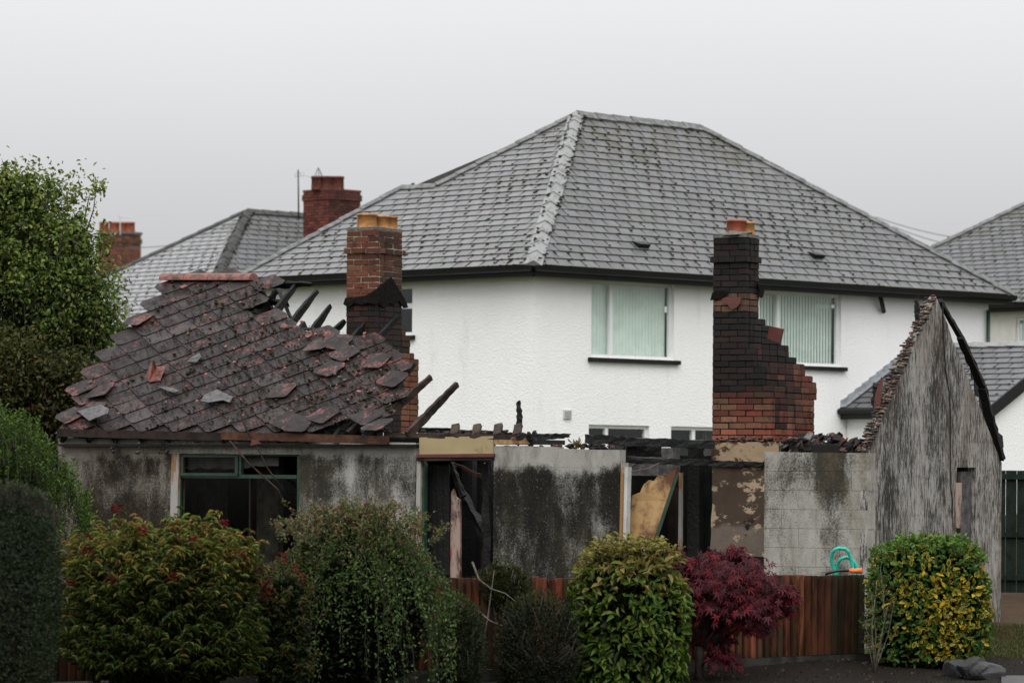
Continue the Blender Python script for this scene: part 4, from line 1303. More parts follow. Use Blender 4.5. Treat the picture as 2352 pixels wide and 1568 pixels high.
m.prism([(onroof(376, 640).x, YR + .02, rz_ - .08), (xe, YR + .02, rz_ - .08), (xe + .3, gd + .2, ZE_B - .1), (xl + .1, gd + .2, ZE_B - .1)], (0, .03, .05)); m.build('rear_slope', 'charred_wood', BB)
# underlay: dark battens
bt = MB()
for i in range(16):
    o = RO + W2 * (.1 + i * .2) + N2 * -.035
    e = max(by(150, 990).x, onroof(140 + i * 14, 985 - i * 21).x)
    en = e + .3
    while inpoly(BF.px(o + U2 * (en + .1)), REG): en += .1
    o1, o2 = o + U2 * e, o + U2 * en
    m = MB(); m.beam(o1, o2, .04, .025, N2, .1, 1, 6); m.build('batten', 'charred_wood', BB)

# diamond tiles
HOLES = [[(507, 684), (535, 680), (538, 700), (512, 702)], [(600, 690), (640, 690), (640, 710), (605, 714)]]
rows = 18
B4 = Mx(((*U2, 0), (*W2, 0), (*N2, 0), (*RO, 1))).transposed()
Bi = B4.inverted()
LS = (Bi @ onroof(480, 640)).y
step, pitch = LS / rows, .515
tm = MB()
h_ = step + .03
q_ = pitch / 2
tp = [(-.028, -h_ + .02), (.028, -h_ + .02), (q_ - .003, -h_ + step), (q_ - .003, .05), (.02, .2), (-.02, .2), (-q_ + .003, .05), (-q_ + .003, -h_ + step)]
tm.prism([(x, y, .016 - (y + h_) / (h_ + .2) * .024) for x, y in tp], (0, 0, .006))
TILE = tm.mesh('roof_tile', 'burnt_tile')
# per row slip so that the diagonals run as in the photograph
d0, d1 = Bi @ onroof(500, 900), Bi @ onroof(516.8, 881)
skew = (d1.x - d0.x) * step / (d1.y - d0.y) * .7
random.seed(5)
tiles = 0
shift0 = 0
for r in range(rows):
    w = h_ - .02 + r * step
    off = (pitch / 2 if r % 2 else 0) + skew * r
    for j in range(-40, 30):
        u = j * pitch + off - 6
        P = B4 @ V((u, w, 0))
        q = BF.px(P)
        if not inpoly(q, REG): continue
        if any(inpoly(q, h) for h in HOLES): continue
        # distance to the burnt edge decides how loose it is
        dx = q[0] - (560 + (q[1] - 640) * 1.1)
        loose = .42 * max(0, min(1, (dx + 60) / 230)) + (.4 if q[0] < 230 and random.random() < .3 else 0)
        if q[0] > 640 and loose > .5 and random.random() < .05: continue
        a = random.gauss(0, .006 + .12 * loose * (random.random() < .5))
        lift = abs(random.gauss(0, .001 + .02 * loose))
        tl = random.gauss(0, .004 + .04 * loose)
        Mt = B4 @ Mx.Translation((u + random.gauss(0, .003 + .03 * loose), w + random.gauss(0, .003 + .02 * loose), .014 + lift)) @ Mx.Rotation(a, 4, 'Z') @ Mx.Rotation(tl, 4, 'X') @ Mx.Rotation(random.gauss(0, .01 + .05 * loose), 4, 'Y')
        pinkness = max(0, min(1, .35 + 1.2 * loose + random.uniform(-.3, .3)))
        o = put('roof_tile', TILE, BB, Mt, (pinkness, random.random() ** 12 * .6, 0))
        tiles += 1
en = onroof(690, 985).x; u = onroof(134, 985).x
while u < en:                                            # straight under-course along the eave
    m = MB(); m.prism([B4 @ V((a, b, c)) for a, b, c in ((u + .003, .0, .0), (u + .30, .0, .0), (u + .30, .22, -.012), (u + .003, .22, -.012))], N2 * .006)
    o = m.build('roof_tile', 'burnt_tile', BB); o.color = (random.random() * .7, 0, 0, 1); u += .303
print('tiles', tiles)
# slipped tiles along the verge and eave, upside-down or askew
for x, y, a, t in ((235, 905, .9, .1), (215, 945, .5, .15), (165, 962, .2, .1), (320, 742, .5, .1), (690, 985, .8, .35), (660, 975, .3, .25), (870, 985, .6, .2), (845, 965, .2, .15),
                   (745, 962, .4, .12), (905, 880, .5, .2), (868, 838, .7, .2), (795, 820, .3, .15), (735, 800, .8, .15), (760, 855, .4, .12), (650, 905, .75, .05), (780, 795, .5, .2)):
    P = Bi @ onroof(x, y)
    put('roof_tile', TILE, BB, B4 @ Mx.Translation((P.x, P.y, .05 + t * .08)) @ Mx.Rotation(a, 4, 'Z') @ Mx.Rotation(t * .5 * random.choice((-1, 1)), 4, 'X') @ Mx.Rotation(t * .3, 4, 'Y') @ Mx.Diagonal((.82, .9, 1, 1)), (random.uniform(.5, 1), random.random() * .25, 0))
# ridge tiles, red clay
rt = MB()
for i, (x0, x1) in enumerate(((377, 432), (433, 487), (488, 537), (538, 583))):
    a, b = onroof(x0, 640, .0), onroof(x1, 640, .0)
    vs = []
    for p in (a, b):
        for t in range(9):
            an = math.pi * (t / 8) * .9 + .05 * math.pi
            vs.append(p + V((0, -math.cos(an) * .14, math.sin(an) * .115 - .04)))
    m = MB(); m.add(vs, [(t, t + 1, 10 + t, 9 + t) for t in range(8)] + [list(range(9)), list(range(17, 8, -1))])
    m.build('ridge_tile', 'red_tile', BB)
# moss, crumbs and shards on the tiles
ms, sr, sg = MB(), MB(), MB()
for i in range(6500):
    x, y = random.uniform(130, 945), random.uniform(645, 985)
    if not inpoly((x, y), REG): continue
    if random.random() > .35 + .65 * min(1, max(0, (x - 250) / 350)): continue
    P = onroof(x, y, .045)
    ms.blob(P, random.uniform(.004, .015) * (1.9 if random.random() < .08 else 1), (1.2, 1, .55))
ms.build('moss', 'moss', BB, kind='stuff')
for i in range(420):
    x, y = random.uniform(200, 945), random.uniform(660, 985)
    if not inpoly((x, y), REG) or random.random() > .15 + .85 * max(0, (x - 330) / 450): continue
    P = Bi @ onroof(x, y)
    r = random.uniform(.007, .03) * (2.2 if random.random() < .10 else 1)
    n = random.randint(4, 6)
    pts = [B4 @ V((P.x + r * random.uniform(.5, 1.3) * math.cos(6.28 * t / n), P.y + r * random.uniform(.4, 1.1) * math.sin(6.28 * t / n), .055 + random.uniform(0, .02))) for t in range(n)]
    (sr if random.random() < .68 else sg).prism(pts, N2 * -.006)
sr.build('tile_shards', 'tile_shard_red', BB, kind='stuff'); sg.build('tile_shards', 'tile_shard_grey', BB, kind='stuff')

def loose_tile(name, mat, poly, h, label, th=.012):
    m = MB(); m.prism([onroof(x, y, h + (0.02 if i % 2 else 0)) for i, (x, y) in enumerate(poly)], N2 * th)
    o = m.build(name, mat)
    o.location = BF.o; o.rotation_euler = (0, 0, BF.rz)
    tag(o, label, 'tile')
loose_tile('broken_tile', 'tile_shard_grey', [(461, 922), (470, 908), (500, 895), (522, 903), (536, 912), (528, 925), (512, 920), (480, 925)], .06, 'large grey broken tile lying low on the middle of the burnt roof')
loose_tile('broken_tile', 'tile_shard_grey', [(431, 832), (437, 824), (458, 812), (463, 820), (452, 833)], .06, 'small grey leaf shaped tile piece below the middle of the burnt roof')
loose_tile('broken_tile', 'tile_shard_grey', [(178, 945), (232, 930), (252, 940), (248, 950), (205, 967)], .12, 'smooth grey pointed tile slipped onto the left verge of the burnt roof')
loose_tile('broken_tile', 'tile_shard_grey', [(360, 888), (380, 886), (402, 893), (413, 899), (398, 903), (382, 897)], .06, 'thin curved tile splinter below the red angle tile on the roof')
# red angle ridge tile lying upside down on the slope
m = MB()
a, b, c = onroof(333, 864, .05), onroof(352, 825, .24), onroof(343, 877, .04)
d, e_, f_ = onroof(352, 862, .05), onroof(381, 842, .10), onroof(368, 874, .05)
e0 = onroof(357, 844, .07)
m.prism([a, b, e0, c], (.012, 0, .0)); m.prism([c, e0, e_, f_], (0, 0, .012))
o = m.build('fallen_ridge_tile', 'red_tile'); o.location = BF.o; o.rotation_euler = (0, 0, BF.rz)
tag(o, 'orange red V shaped ridge tile lying upturned on the left part of the burnt roof', 'tile')

# debris heap on wall D and crumbs on the other wall heads
db = MB()
for i in range(230):
    x = random.uniform(1795, 1998)
    hgt = 38 * math.sin(max(0, min(1, (x - 1780) / 225)) * 3.14) ** .5
    y = 1038 - random.uniform(0, 1) * hgt - 2
    d = random.uniform(.15, .7)
    P = by(x, y, d)
    r = random.uniform(.02, .07)
    col = random.choice([(.015, .014, .013)] * 6 + [(.10, .05, .04), (.20, .16, .13), (.14, .13, .13)])
    n = random.randint(4, 5)
    ax1 = V((random.gauss(0, 1), random.gauss(0, 1), random.gauss(0, .5))).normalized(); ax2 = ax1.orthogonal().normalized()
    db.prism([P + (ax1 * math.cos(6.28 * t / n) + ax2 * math.sin(6.28 * t / n)) * r * random.uniform(.6, 1.3) for t in range(n)], ax1.cross(ax2) * .012, col)
for i in range(60):
    db.blob(by(random.uniform(1840, 1998), random.uniform(1020, 1040), random.uniform(.2, .8)), random.uniform(.04, .11), (1, 1, .7), (.014, .013, .012))
a, b = by(1862, 1030, .16).x, -.26
db.box((a, .16, 2.0), (b, 1.0, by(1900, 1022, .4).z), (.013, .012, .012))
db.build('debris', 'brick_joined', BB, kind='stuff')
cr = MB()
for x0, x1, y in ((1140, 1424, 1024), (940, 1230, 992), (1640, 1860, 1008), (700, 900, 986)):
    for i in range(50):
        cr.blob(by(random.uniform(x0, x1), y + random.uniform(-3, 6), random.uniform(.02, .35)), random.uniform(.012, .04), (1.3, 1, .7), random.choice([(.014, .013, .012), (.02, .02, .02), (.08, .04, .03)]))
cr.build('rubble_crumbs', 'brick_joined', BB, kind='stuff')

# torn garden netting hanging over the eave, two fallen sticks
nt_ = MB()
gx_ = [[by(x, y, -.19 + .02 * math.sin(x * .05)) + V((0, random.uniform(-.01, .01), random.uniform(-.012, .012))) for x in range(330, 700, 10)] for y in range(1012, 1042, 9)]
for r_ in gx_:
    nt_.tube(r_, .0022, None, 3)
for i in range(len(gx_[0])):
    nt_.tube([r_[i] for r_ in gx_], .0022, None, 3)
for i in range(26):
    nt_.blob(by(random.choice((262, 320, 352, 372, 380)) + random.gauss(0, 7), random.uniform(1012, 1040), -.12), random.uniform(.012, .032), (1, 1, 1))
no = nt_.build('netting', 'black_tube', None); no.location = BF.o; no.rotation_euler = (0, 0, BF.rz)
tag(no, 'torn black garden netting hanging under the eave above the green window', 'netting')
for pts, lab in ((((545, 930), (566, 985), (590, 1025), (615, 1075), (655, 1130)), 'long bent stick hanging from the roof across the green window, right one'),
                 (((528, 1012), (570, 1062), (610, 1098), (640, 1125), (655, 1165)), 'long thin stick slanting across the green window, left one')):
    m = MB(); m.tube([by(x, y, -.2) for x, y in pts], .012, .008, 5); o = m.build('fallen_stick', 'scorched_wood', None, True)
    o.location = BF.o; o.rotation_euler = (0, 0, BF.rz); tag(o, lab, 'stick')
m = MB(); m.prism([by(578, 1008, -.22), by(592, 1012, -.22), by(599, 1018, -.22), by(575, 1023, -.22)], (0, .01, 0)); o = m.build('tile_piece', 'rust_strip')
o.location = BF.o; o.rotation_euler = (0, 0, BF.rz); tag(o, 'small red scrap caught on the stick above the green window', 'tile')

# leaning sheet of scorched yellow plywood with a green edge
m = MB()
pl = [(1440, 1260, .25), (1436, 1150, .33), (1452, 1137, .36), (1470, 1130, .37), (1478, 1112, .4), (1490, 1102, .42), (1502, 1104, .44), (1512, 1090, .46), (1530, 1095, .47), (1536, 1085, .48), (1556, 1073, .5), (1534, 1150, .45), (1500, 1262, .3)]
m.prism([by(x, y, d) for x, y, d in pl], (0, .02, 0))
LP = empty('leaning_panel', Frame(BF.o, BF.rz), 'scorched yellow plywood sheet with green edge leaning in the right opening', 'panel')
m.build('sheet', 'yellow_panel', LP)
m = MB(); m.beam(by(1554, 1092, .47), by(1498, 1262, .27), .035, .035); m.build('edge_strip', 'green_paint', LP)

# fern tuft on wall C
# ------------------------------------------------------------------ boundary fence
FR = at(1990, 1330, 43.5)
fd = V((-math.cos(math.radians(35)), -math.sin(math.radians(35)), 0))
FFm = Frame((FR.x, FR.y, 0), math.radians(35))           # local x runs right along the fence
FN = empty('board_fence', FFm, 'low red brown feather-edge board fence behind the shrubs', 'fence')
random.seed(9)
bw = .098
BOARD = MB()
BOARD.add([(0, -1.3, 0), (1, -.1, 0), (1, 1, 0), (0, 1, 0), (0, -1.3, 1), (1, -.1, 1), (1, 1, 1), (0, 1, 1)], [(0, 3, 2, 1), (4, 5, 6, 7), (0, 1, 5, 4), (1, 2, 6, 5), (2, 3, 7, 6), (3, 0, 4, 7)])
BME = BOARD.mesh('fence_board', 'fence_board')
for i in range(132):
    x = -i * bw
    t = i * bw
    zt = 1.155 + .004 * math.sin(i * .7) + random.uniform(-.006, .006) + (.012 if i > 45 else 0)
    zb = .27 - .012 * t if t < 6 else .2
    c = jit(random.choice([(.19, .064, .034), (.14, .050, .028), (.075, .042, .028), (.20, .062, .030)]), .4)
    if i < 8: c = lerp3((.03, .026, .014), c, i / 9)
    if i > 48: c = lerp3(c, (.045, .024, .016), min(.85, (i - 48) / 25))  # boards behind the left shrubs darkened, the shrubs' shade painted in
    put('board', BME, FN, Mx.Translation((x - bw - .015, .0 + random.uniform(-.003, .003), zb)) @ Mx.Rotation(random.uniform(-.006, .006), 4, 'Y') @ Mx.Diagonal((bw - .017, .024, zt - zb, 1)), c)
m = MB(); m.box((-13, .026, .2), (0, .03, 1.12)); m.build('gap_shade_sheet', 'mortar_black', FN)  # added dark sheet behind the boards, makes the gaps read as shadow lines
for z in (.38, .95):
    m = MB(); m.box((-13, .03, z), (0, .08, z + .08)); m.build('rail', 'dark_board', FN)
for i in range(6):
    m = MB(); m.box((-i * 1.96 - .09, .081, 0), (-i * 1.96, .17, 1.1)); m.build('post', 'dark_board', FN)
m = MB(); m.beam((-13, -.0, .08), (.2, -.0, .19), .05, .15, n=1); m.build('gravel_board', 'gravel_board', FN)

# dark green close-board fence at the right edge
GF = Frame((at(2292, 1080, 52).x, 52, ground_z(52)), math.radians(-4))
GN = empty('green_fence', GF, 'tall dark green boarded fence at the right edge', 'fence')
gt = (GF.i @ at(2320, 1080, 52)).z
for i in range(6):
    m = MB(); m.box((i * .15 - .04, 0, .05), (i * .15 + .105, .02, gt)); m.build('board', 'dark_green_board', GN)
for z in (.22, .8, gt - .12):
    m = MB(); m.box((-.05, -.04, z), (.9, -.002, z + .07)); m.build('rail', 'dark_green_board', GN)

# turquoise tube frame and orange handled tool behind the fence
TF = Frame((at(1940, 1300, 44.1).x, 44.1, ground_z(44.1)), 0)
TO = empty('tube_frame', TF, 'turquoise bent tube frame standing behind the fence', 'tube frame')
def tp_(x, y, Y): return TF.i @ at(x, y, Y)
m = MB(); m.tube([tp_(x, y, 44.05) for x, y in ((1921, 1400), (1918, 1312), (1910, 1290), (1911, 1270), (1917, 1261), (1927, 1258), (1942, 1260), (1950, 1268), (1956, 1290), (1961, 1318), (1962, 1400))], .022, None, 8); m.build('hoop', 'turquoise_tube', TO, True)
m = MB(); m.tube([tp_(x, y, 44.2) for x, y in ((1924, 1400), (1923, 1316), (1924, 1294), (1930, 1283), (1944, 1279), (1956, 1283), (1964, 1294), (1970, 1312), (1972, 1400))], .022, None, 8); m.build('hoop', 'turquoise_tube', TO, True)
OF = Frame((at(1940, 1312, 43.9).x, 43.9, ground_z(43.9)), 0)
OT = empty('garden_tool', OF, 'black handled tool with bright orange grip lying across the turquoise frame', 'tool')
m = MB(); m.tube([OF.i @ at(x, y, 43.9) for x, y in ((1895, 1318), (1912, 1312), (1930, 1309), (1955, 1310))], .018, None, 8); m.build('shaft', 'black_tube', OT, True)
m = MB(); m.tube([OF.i @ at(x, y, 43.9) for x, y in ((1950, 1309), (1958, 1311), (1968, 1310), (1980, 1310))], .022, .034, 8); m.tube([OF.i @ at(1957, 1304, 43.9), OF.i @ at(1958, 1316, 43.9)], .02, .024, 8); m.build('grip', 'orange_grip', OT, True)

# rocks at the corner
for i, (x, y, r) in enumerate(((2206, 1530, .17), (2232, 1515, .20), (2262, 1540, .17), (2282, 1556, .14))):
    p = at(x, y, 41.8 - i * .1)
    bm = bmesh.new(); bmesh.ops.create_icosphere(bm, subdivisions=3, radius=r)
    cut = [(V((random.gauss(0, 1), random.gauss(0, 1), random.gauss(0, .7))).normalized(), random.uniform(.5, .85) * r) for _ in range(11)]
    for v in bm.verts:
        for n_, d_ in cut:
            e_ = v.co.dot(n_) - d_
            if e_ > 0: v.co -= n_ * e_ * .93
        v.co = V((v.co.x * 1.35, v.co.y, v.co.z * .75)) * (1 + random.uniform(-.012, .012))
    me = bpy.data.meshes.new('rock'); bm.to_mesh(me); bm.free(); me.materials.append(MAT['rock']); o = put('rock', me)
    o.location = (p.x, p.y, ground_z(p.y) + r * .35)
    tag(o, ['dark flat stone against the yellow variegated shrub', 'largest dark stone beside the yellow variegated shrub', 'wet rounded stone between the largest stone and the path', 'rightmost wet stone at the edge of the path'][i], 'rock', 'stones by the path')

# overhead wires
for (p, q, sag, lab) in ((at(290, 570, 118), at(1060, 400, 122), .5, 'thin overhead wire rising behind the red chimney to the white roof'),
                         (at(2010, 498, 112), at(2420, 552, 112), .3, 'topmost thin overhead wire between the roofs at the right'),
                         (at(2050, 520, 112), at(2420, 578, 112), .3, 'lower thin overhead wire between the roofs at the right')):
    pts = [p.lerp(q, t / 16) + V((0, 0, -sag * 4 * (t / 16) * (1 - t / 16))) for t in range(17)]
    tag(MB().tube(pts, .011, None, 4).build('overhead_wire', 'wire'), lab, 'wire')

# ------------------------------------------------------------------ vegetation
def leaf_mesh(name, P, D, Nn, ln, wd, col, shape='oval', bend=.25, core=None):
    """P base points, D directions, Nn blade normals (n,3); ln, wd (n,); col (n,3)"""
    n = len(P)
    D = D / np.maximum(1e-6, np.linalg.norm(D, axis=1, keepdims=True))
    S = np.cross(D, Nn); S /= np.maximum(1e-6, np.linalg.norm(S, axis=1, keepdims=True))
    Nn = np.cross(S, D)
    ln, wd = ln[:, None], wd[:, None]
    if shape == 'oval':
        T = [(0, 0, 0), (.33, .46, .10), (.72, .36, .05), (1, 0, -bend), (.72, -.36, .05), (.33, -.46, .10)]
        Fc = [(0, 1, 2, 3), (0, 3, 4, 5)]
    elif shape == 'needle':
        T = [(0, 0, 0), (.5, .5, 0.05), (1, 0, -bend * .5), (.5, -.5, 0.05)]
        Fc = [(0, 1, 2), (0, 2, 3)]
    else:                                            # palmate maple leaf, five lobes
        T, Fc = [(0, 0, 0)], []
        for a, r in ((0, 1), (.75, .85), (-.75, .85), (1.6, .55), (-1.6, .55)):
            i = len(T)
            c, s = math.cos(a), math.sin(a)
            for rr, ss in ((.45, .11), (1, 0), (.45, -.11)):
                T.append((rr * r * c - ss * s, rr * r * s + ss * c, -bend * (rr * r) ** 2))
            Fc.append((0, i + 2, i + 1)); Fc.append((0, i + 1, i))
    k = len(T)
    vs = np.empty((n, k, 3))
    for i, (a, b, c) in enumerate(T):
        vs[:, i] = P + D * (a * ln) + S * (b * wd) + Nn * (c * ln)
    fl = [len(f) for f in Fc]
    idx = np.concatenate([np.array(f) for f in Fc])
    allidx = (idx[None, :] + (np.arange(n) * k)[:, None]).ravel()
    tot = np.tile(np.array(fl), n)
    st = np.concatenate([[0], np.cumsum(tot)[:-1]])
    me = bpy.data.meshes.new(name)
    me.vertices.add(n * k); me.vertices.foreach_set('co', vs.ravel())
    me.loops.add(len(allidx)); me.loops.foreach_set('vertex_index', allidx)
    me.polygons.add(len(tot)); me.polygons.foreach_set('loop_start', st); me.polygons.foreach_set('loop_total', tot)
    me.update(calc_edges=True)
    ca = me.color_attributes.new('Col', 'FLOAT_COLOR', 'POINT')
    cc = np.ones((n, k, 4), dtype=np.float32); cc[:, :, :3] = col[:, None, :]
    ca.data.foreach_set('color', cc.ravel())
    me.materials.append(MAT['leaf'])
    return me

def unit(n, rng):
    d = rng.normal(size=(n, 3))
    return d / np.linalg.norm(d, axis=1, keepdims=True)

def lump(d, rng, k=26, amp=.18, sharp=7):
    c = unit(k, rng)
    return amp * np.max(np.exp(sharp * (d @ c.T - 1)) * rng.uniform(.3, 1, k)[None, :], axis=1)

def pick(rng, n, cols, w):
    i = rng.choice(len(cols), n, p=np.array(w) / sum(w))
    return np.array(cols)[i]

def shell(rng, n, c, r, amp=.2, k=30, thick=.12, box=1., zmin=None, sharp=9):
    """points in the outer layer of a lumpy (optionally boxy) ellipsoid"""
    d = unit(n, rng)
    if box != 1.:
        q = np.abs(d) ** box
        rr = 1 / (q.sum(axis=1) ** (1 / box))
    else: rr = np.ones(n)
    rad = rr * (1 + lump(d, rng, k, amp, sharp) - amp * .6) * (1 - np.abs(rng.normal(0, thick, n)))
    p = np.array(c) + d * rad[:, None] * np.array(r)
    out = d / np.array(r); out /= np.linalg.norm(out, axis=1, keepdims=True)
    if zmin is not None:
        k_ = p[:, 2] > zmin
        p, out, rad = p[k_], out[k_], rad[k_]
    return p, out

def plant(name, label, cat, base, group=None):
    return empty(name, Frame(base, 0), label, cat, group)

def stems(parent, base, tips, r0, mat='bark', name='trunk', sag=.1, k=5):
    m = MB()
    for t in tips:
        t = V(t)
        mid = V(base).lerp(t, .5) + V((random.gauss(0, sag), random.gauss(0, sag), random.gauss(0, sag * .4)))
        m.tube([V(base) + V((random.gauss(0, .02), random.gauss(0, .02), 0)), V(base).lerp(mid, .55) + V((random.gauss(0, sag * .3), 0, 0)), mid, t], r0, r0 * .25, k)
    return m.build(name, mat, parent, True)

def px_box(x0, x1, y0, y1, Y):
    a, b = at(x0, y1, Y), at(x1, y0, Y)
    return np.array([(a.x + b.x) / 2, Y, (a.z + b.z) / 2]), (b.x - a.x) / 2, (b.z - a.z) / 2

def bush(name, label, cat, box, Y, depth, n, ln, ratio, cols, w, top=None, topw=None, box_p=1., amp=.2, k=30, thick=.12, shape='oval', up=.4, droop=0., dark=.35, ndark=.4, seed=1, bend=.25, topz=.45, zlow=None, sharp=9, twigs=40):
    rng = np.random.default_rng(seed)
    random.seed(seed)
    c, rx, rz = px_box(*box, Y)
    base = np.array([c[0], Y, ground_z(Y)])
    root = plant(name, label, cat, base)
    lc = c - base
    p, o = shell(rng, n, lc, (rx, depth, rz), amp, k, thick, box_p, zlow if zlow is not None else .03, sharp)
    m = len(p)
    D = o * .6 + unit(m, rng) * .75 + np.array([0, 0, up - droop])
    Nn = o * .7 + unit(m, rng) * .6 + np.array([0, 0, .5])
    col = pick(rng, m, cols, w)
    if top is not None:
        h = (p[:, 2] - lc[2]) / rz
        pr = np.clip((h - topz) / .5, 0, 1) * np.array(topw if topw else 1.)
        sel = rng.random(m) < pr
        col[sel] = pick(rng, int(sel.sum()), top, [1] * len(top))
    col = col * rng.uniform(.7, 1.3, (m, 1))
    me = leaf_mesh('crown', p, D, Nn, rng.uniform(.7, 1.25, m) * ln, rng.uniform(.8, 1.2, m) * ln * ratio, col, shape, bend)
    put('crown', me, root)
    # inner leaves, their colour darkened to paint in the crown's inner shade
    nd = int(n * ndark)
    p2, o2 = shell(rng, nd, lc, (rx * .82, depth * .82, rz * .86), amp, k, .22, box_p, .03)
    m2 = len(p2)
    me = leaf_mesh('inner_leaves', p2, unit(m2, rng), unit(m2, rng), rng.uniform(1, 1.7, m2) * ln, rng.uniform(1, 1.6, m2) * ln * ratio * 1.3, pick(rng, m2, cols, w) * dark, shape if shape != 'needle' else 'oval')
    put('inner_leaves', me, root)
    tips = [lc + (o_ * .92) * np.array([rx, depth, rz]) for o_ in unit(twigs, rng) if o_[2] > -.3]
    stems(root, (0, 0, -.02), tips, .022, sag=.08)
    return root, lc, (rx, depth, rz), rng, base

def shoots(root, rng, base, n, xs, ytop, Y, dY, hh, ln, ratio, cols, w, per=10, jitter=10, name='shoots', upd=.35, lean=.15):
    """upright leafy shoots that break a shrub's outline; xs, ytop: picture outline"""
    P, D, mb = [], [], MB()
    for i in range(n):
        x = rng.uniform(xs[0], xs[-1])
        y = np.interp(x, xs, ytop) + abs(rng.normal(0, jitter))
        b = np.array(at(x, y, Y + rng.uniform(-dY, dY * .5))) - base
        h = rng.uniform(*hh); l_ = rng.normal(0, lean, 2)
        t = b + np.array([l_[0] * h, l_[1] * h, h])
        mb.tube([V(b - (t - b) * .5), V(t)], .004, .002, 3)
        for j in range(per):
            f = (j + rng.random()) / per
            a = rng.uniform(0, 6.283)
            P.append(b + (t - b) * f); D.append([math.cos(a), math.sin(a), upd + f])
    P, D = np.array(P), np.array(D); m = len(P)
    mb.build(name + '_stems', 'bark', root, kind='stuff')
    tag(put(name, leaf_mesh(name, P, D, np.tile([0, -.2, 1.], (m, 1)) + rng.normal(0, .3, (m, 3)), rng.uniform(.7, 1.2, m) * ln, rng.uniform(.8, 1.2, m) * ln * ratio, pick(rng, m, cols, w) * rng.uniform(.75, 1.25, (m, 1)), 'oval', .3), root), kind='stuff')

def tree_branches(root, rng, base, tips, r0, mat='bark'):
    """trunk, limbs and twigs to a list of tip points (local)"""
    m = MB()
    fork = V((0, 0, base))
    m.tube([V((0, 0, -.1)), V((.03, 0, base * .5)), fork], r0, r0 * .7, 8)
    ends = []
    for t in tips:
        t = V(t)
        mid = fork.lerp(t, .5) + V(rng.normal(0, .18, 3)) + V((0, 0, -.05))
        m.tube([fork, fork.lerp(mid, .6), mid, t], r0 * .35, r0 * .06, 5)
        for i in range(5):
            s_ = mid.lerp(t, rng.uniform(.1, 1))
            e = s_ + V(rng.normal(0, .28, 3)) + V((0, 0, .15))
            m.tube([s_, s_.lerp(e, .5) + V(rng.normal(0, .03, 3)), e], r0 * .08, r0 * .03, 4)
            ends.append(e)
    m.build('trunk', mat, root, True)
    return ends

def foliage_tree(name, label, lobes, Y, n, ln, cols, w, seed, top=None, extra=(), trunk_px=None, bare=0):
    rng = np.random.default_rng(seed)
    cs = [(np.array(at(x, y, Y + dy)), np.array((rx, ry, rz))) for x, y, dy, rx, ry, rz in lobes]
    bx = at(trunk_px, 1000, Y).x
    base = np.array([bx, Y, ground_z(Y)])
    root = plant(name, label, 'tree', base)
    P, O, C = [], [], []
    tips = []
    tot = sum((r[0] * r[2]) for _, r in cs)
    for c, r in cs:
        m = int(n * r[0] * r[2] / tot)
        # leaf clumps scattered through the lobe, open between them
        kc = max(12, m // 120)
        d = unit(kc, rng)
        cc = c - base + d * (.3 + .95 * rng.random((kc, 1)) ** .8) * r
        lay = rng.integers(0, kc, m)
        p = cc[lay] + rng.normal(0, 1, (m, 3)) * np.array([.19, .19, .12])
        P.append(p); O.append(d[lay])
        tips += [cc[i] for i in range(0, kc, max(1, kc // 14))]
    P, O = np.concatenate(P), np.concatenate(O)
    k_ = P[:, 2] > .1
    P, O = P[k_], O[k_]
    m = len(P)
    D = O * .4 + unit(m, rng) * .8 + np.array([0, 0, -.15])
    Nn = unit(m, rng) * .7 + np.array([0, -.1, .8])
    col = pick(rng, m, cols, w)
    if top is not None:
        z = (P[:, 2] - P[:, 2].min()) / np.ptp(P[:, 2])
        sel = rng.random(m) < np.clip(z * 1.3 - .45, 0, .8)
        col[sel] = pick(rng, int(sel.sum()), top, [1] * len(top))
    col = col * rng.uniform(.65, 1.35, (m, 1))
    put('crown', leaf_mesh('crown', P, D, Nn, rng.uniform(.7, 1.3, m) * ln, rng.uniform(.8, 1.2, m) * ln * .62, col), root)
    pi, ci = [], []
    for c, r in cs:                                  # leaves inside each lobe, shade put into their darker colour
        q = rng.normal(0, .36, (int(n * .035 * r[0] * r[2]), 3)) * r + c - base
        pi.append(q)
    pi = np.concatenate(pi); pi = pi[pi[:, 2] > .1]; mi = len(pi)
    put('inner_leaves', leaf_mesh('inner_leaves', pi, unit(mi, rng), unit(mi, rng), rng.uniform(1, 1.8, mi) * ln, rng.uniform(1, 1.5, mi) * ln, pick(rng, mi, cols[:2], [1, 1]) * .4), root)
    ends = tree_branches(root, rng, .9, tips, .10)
    for pts in extra:                               # long twigs standing clear of the crown
        loc = [V(np.array(at(x, y, Y)) - base) for x, y in pts]
        mb = MB(); mb.tube(loc, .014, .005, 4); mb.build('twig', 'bark', root)
        pp = []
        for a, b in zip(loc[:-1], loc[1:]):
            for i in range(16): pp.append(np.array(a.lerp(b, rng.random())) + rng.normal(0, .055, 3))
        for i in range(26): pp.append(np.array(loc[-1]) + rng.normal(0, .07, 3))
        pp = np.array(pp); mm = len(pp)
        put('twig_leaves', leaf_mesh('twig_leaves', pp, unit(mm, rng), unit(mm, rng) * .5 + np.array([0, 0, .8]), rng.uniform(.7, 1.2, mm) * ln, rng.uniform(.7, 1.2, mm) * ln * .6, pick(rng, mm, top or cols, [1] * len(top or cols))), root)
    return root

